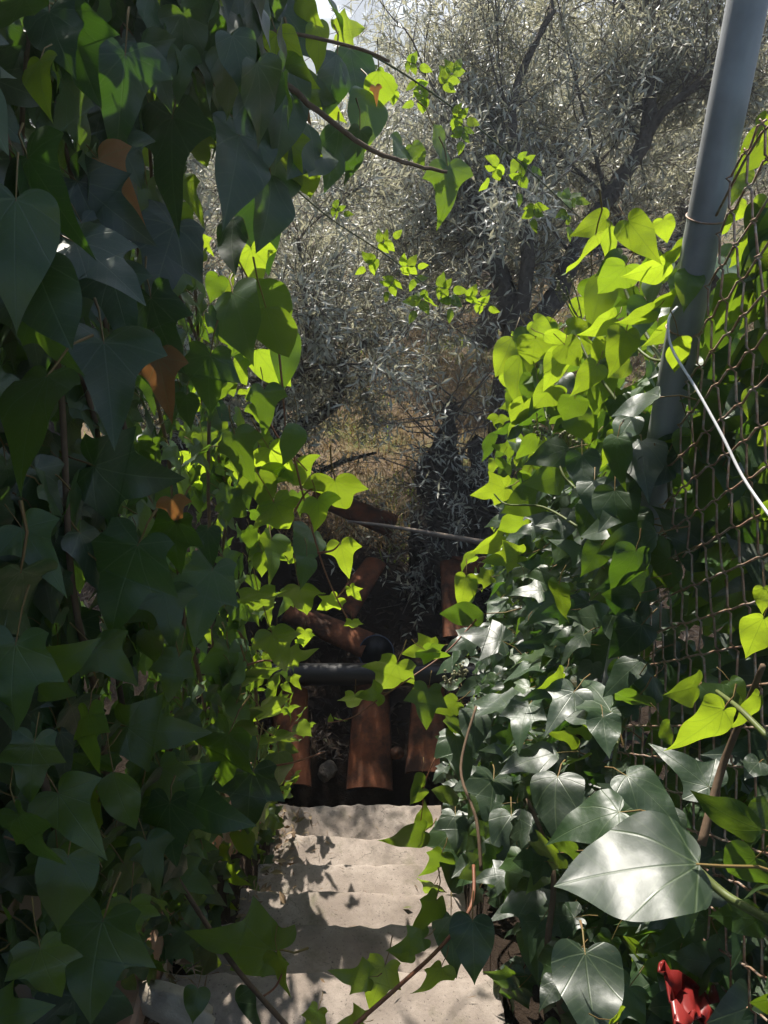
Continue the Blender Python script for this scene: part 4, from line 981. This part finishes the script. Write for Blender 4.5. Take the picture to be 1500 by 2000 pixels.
# old stump beside it, with suckers and dead twigs
sp_ = P(880, 1000, 4.8); sp_.z = ground_z(sp_.x, sp_.y) - .1
stp = empty('olive_stump', tuple(sp_)); tag(stp, 'dark old olive stump tangled in twigs and suckers below the forked olive', 'tree stump')
def rough_trunk(pts, rad, seed):
    V, F = tube(spline(pts, 5), rad, 44)
    return [v + Vector((nz(v.z * 2.5 + seed, v.x * 5, v.y * 5), nz(v.z * 2.5 + 5, v.x * 5 + seed, v.y * 5), .6 * nz(v.x * 9, v.y * 9, seed))) * .14
            + Vector((nz(v.z * 9, v.x * 22, v.y * 22), nz(v.z * 9, v.x * 22 + 7, v.y * 22), 0)) * .06 for v in V], F
t1, t2 = P(885, 800, 4.9), P(930, 860, 4.8)
V, F = rough_trunk([sp_, sp_.lerp(t1, .35), sp_.lerp(t1, .7) + Vector((-.06, 0, 0)), t1], [lerp(.26, .07, (i / 15) ** .8) for i in range(16)], 1); link('trunk', mesh('trunk', V, F, M['bark']), stp)
V, F = rough_trunk([sp_ + Vector((.12, 0, 0)), sp_.lerp(t2, .5) + Vector((.10, 0, 0)), t2], [lerp(.17, .06, i / 10) for i in range(11)], 5); link('trunk', mesh('trunk', V, F, M['bark']), stp)
g = Grow()
for _ in range(170):
    f = random.random(); p = sp_.lerp(t1, .1 + .95 * f) + Vector((random.uniform(-.15, .3), -.1 + random.uniform(-.1, .1), random.uniform(-.1, .1)))
    dd = Vector((random.uniform(-.9, .9), random.uniform(-.9, .1), random.uniform(-.2, .9))).normalized(); e = p + dd * random.uniform(.25, .6)
    g.tubes.append(([p, p.lerp(e, .5) + rv(.03), e], [.006, .004, .002]))
    for k in range(random.choice([0, 1, 2])): g.leafy(p.lerp(e, .55), e + rv(.12), 5, .062, random.uniform(-.2, .3))
link('suckers', g.wood_mesh('suckers', M['twig']), stp)['kind'] = 'stuff'; link('twigs', g.twig_mesh('twigs'), stp)['kind'] = 'stuff'; link('crown', g.leaves_mesh('crown', M['olive']), stp)['kind'] = 'stuff'

def simple_olive(x, y, hgt, label, spread=1.2, n=6, leaf=.06, n_leaf=8, per=4, blen=.75, extra=()):
    z0 = ground_z(x, y) - .1; b = Vector((x, y, z0)); fk = b + Vector((.1, 0, hgt * .32)); limbs = []
    for i in range(n):
        a = 6.283 * i / n + random.uniform(-.4, .4); rr_ = spread * random.uniform(.7, 1.1)
        e = fk + Vector((math.cos(a) * rr_, math.sin(a) * rr_, hgt * random.uniform(.30, .62)))
        limbs.append(([fk, fk.lerp(e, .35) + Vector((math.cos(a), math.sin(a), 0)) * .15 * spread, fk.lerp(e, .7) + rv(.08), e], .06, .015, 4))
    limbs += list(extra)
    return olive('olive_tree', tuple(b), label, limbs, ([b, b.lerp(fk, .5) + rv(.05), fk], [.17, .13, .11]), leaf, n_leaf, 1, blen, per)
simple_olive(-1.0, 5.0, 2.2, 'low bushy olive tree behind the end of the ivy curtain', 1.05, 6, .066, 4, 3, .55,
   extra=[([Vector((-.9, 5.0, -.4)), P(575, 690, 4.5), P(600, 640, 4.4), P(595, 560, 4.35), P(583, 470, 4.3)], .022, .009, 2), ([P(590, 655, 4.4), P(560, 740, 4.45), P(480, 735, 4.4)], .012, .007, 0)])
simple_olive(-2.0, 4.5, 4.2, 'tall olive tree rising behind the ivy curtain', 1.0, 6, .07, 4, 2, .6)
simple_olive(2.9, 7.4, 4.0, 'tall olive tree behind the steel post', 2.0, 7, .08, 4, 2, 1.0)
simple_olive(1.25, 9.6, 3.0, 'olive tree standing behind the forked olive', 1.9, 6, .085, 4, 2, 1.0)
simple_olive(-1.6, 12., 2.1, 'silvery olive tree behind the low bushy one', 1.9, 6, .085, 4, 2, 1.0)
simple_olive(4.6, 13., 4.0, 'far olive tree behind the tall one by the post', 2.2, 6, .09, 4, 2, 1.0)

# dry grass and green patches on the grove floor
def blades(n, x0, x1, y0, y1, hmin, hmax, mat, name, label, mask=None, lean=.5):
    X = rng.uniform(x0, x1, n); Y = y0 + (y1 - y0) * rng.random(n) ** 1.3
    if mask: k = np.array([mask(a, b) for a, b in zip(X, Y)]); X, Y = X[k], Y[k]
    n = len(X); Z = np.array([ground_z(a, b) for a, b in zip(X, Y)]) - .01
    a = rng.uniform(0, 6.283, n); h_ = rng.uniform(hmin, hmax, n); wd = rng.uniform(.0022, .005, n) * (1 + Y * .06); l1 = rng.uniform(.1, lean, n) * h_ * 2
    dx, dy = np.cos(a), np.sin(a); B = np.stack([X, Y, Z], 1); T = np.stack([X + dx * l1, Y + dy * l1, Z + h_ * rng.uniform(.5, 1, n)], 1); Mi = (B + T) / 2 + np.stack([0 * X, 0 * X, h_ * .15], 1)
    s_ = np.stack([-dy * wd, dx * wd, 0 * X], 1)
    V = np.stack([B - s_, B + s_, Mi - s_ * .8, Mi + s_ * .8, T], 1).reshape(-1, 3); i = np.arange(n)[:, None] * 5
    F = np.concatenate([i + [0, 1, 3], i + [0, 3, 2], i + [2, 3, 4]], 1).reshape(-1, 3)
    tag(link(name, np_mesh(name, V, F, mat, False)), label, kind='stuff')
gm = lambda x, y: nz(x * .9, y * .9, 4) > -.05
blades(42000, -5, 6, 4.6, 15, .05, .26, M['dry'], 'dry_grass', 'tan dry grass under the olive trees', lambda x, y: nz(x * .9, y * .9, 4) < .25, .9)
blades(16000, -4, 5, 4.4, 12, .04, .16, M['grass'], 'green_grass', 'fresh green grass patches under the olive trees', gm, .6)

# ------------------------------------------------------------------ far hill trees and haze
def far_tree_mesh(seed, tall):
    rr = np.random.default_rng(seed); n = 1500
    c = rr.normal(size=(n, 3)); c /= np.linalg.norm(c, axis=1, keepdims=True); rad = rr.uniform(.55, 1.05, (n, 1))
    lob = 1 + .28 * np.sin(c[:, :1] * 5 + seed) * np.cos(c[:, 2:] * 4 + seed * 2)
    Pn = c * rad * lob * np.array([2.2, 2.2, 2.2 * tall]) + np.array([0, 0, 1.2 + 2.2 * tall])
    s_ = rr.uniform(.18, .42, (n, 1)); u = rr.normal(size=(n, 3)); u /= np.linalg.norm(u, axis=1, keepdims=True); v = np.cross(u, rr.normal(size=(n, 3))); v /= np.linalg.norm(v, axis=1, keepdims=True)
    V = np.stack([Pn - u * s_, Pn + v * s_ * .6, Pn + u * s_, Pn - v * s_ * .6], 1).reshape(-1, 3); F = np.arange(n)[:, None] * 4 + np.array([[0, 1, 2, 3]])
    return np_mesh('crown', V, F, M['far'], False)
FT = [far_tree_mesh(1, 1.0), far_tree_mesh(2, 1.5), far_tree_mesh(3, 1.2)]
V, F = tube([(0, 0, -.5), (0, 0, 1.5), (.1, 0, 3.2)], [.3, .22, .12], 7); FTR = mesh('trunk', V, F, M['bark'])
for i in range(30):
    y = random.choice([random.uniform(240, 285), random.uniform(200, 260)]); x = random.uniform(-.16, .26) * y; s_ = random.uniform(.8, 1.9)
    r_ = empty('hill_tree', (x, y, ground_z(x, y))); tag(r_, 'hazy dark tree on the far hillside', 'tree', 'trees on the far hillside')
    for nm, me in (('crown', FT[i % 3]), ('trunk', FTR)):
        o = link(nm, me, r_); o.matrix_parent_inverse = Matrix.Identity(4); o.scale = (s_, s_, s_)
hv = N('valley_haze'); pv = hv.new('ShaderNodeVolumePrincipled'); pv.inputs['Color'].default_value = (.80, .88, 1, 1); pv.inputs['Density'].default_value = .005; pv.inputs['Anisotropy'].default_value = .5
hv.t.links.new(pv.outputs[0], hv.out.inputs['Volume'])
bx = [(x, y, z) for x in (-720, 720) for y in (-12, 980) for z in (-15, 34)]
tag(link('haze', mesh('haze', bx, [(0, 1, 3, 2), (4, 6, 7, 5), (0, 4, 5, 1), (2, 3, 7, 6), (1, 5, 7, 3), (0, 2, 6, 4)], hv.m, False)), 'pale blue haze hanging over the valley', kind='stuff')
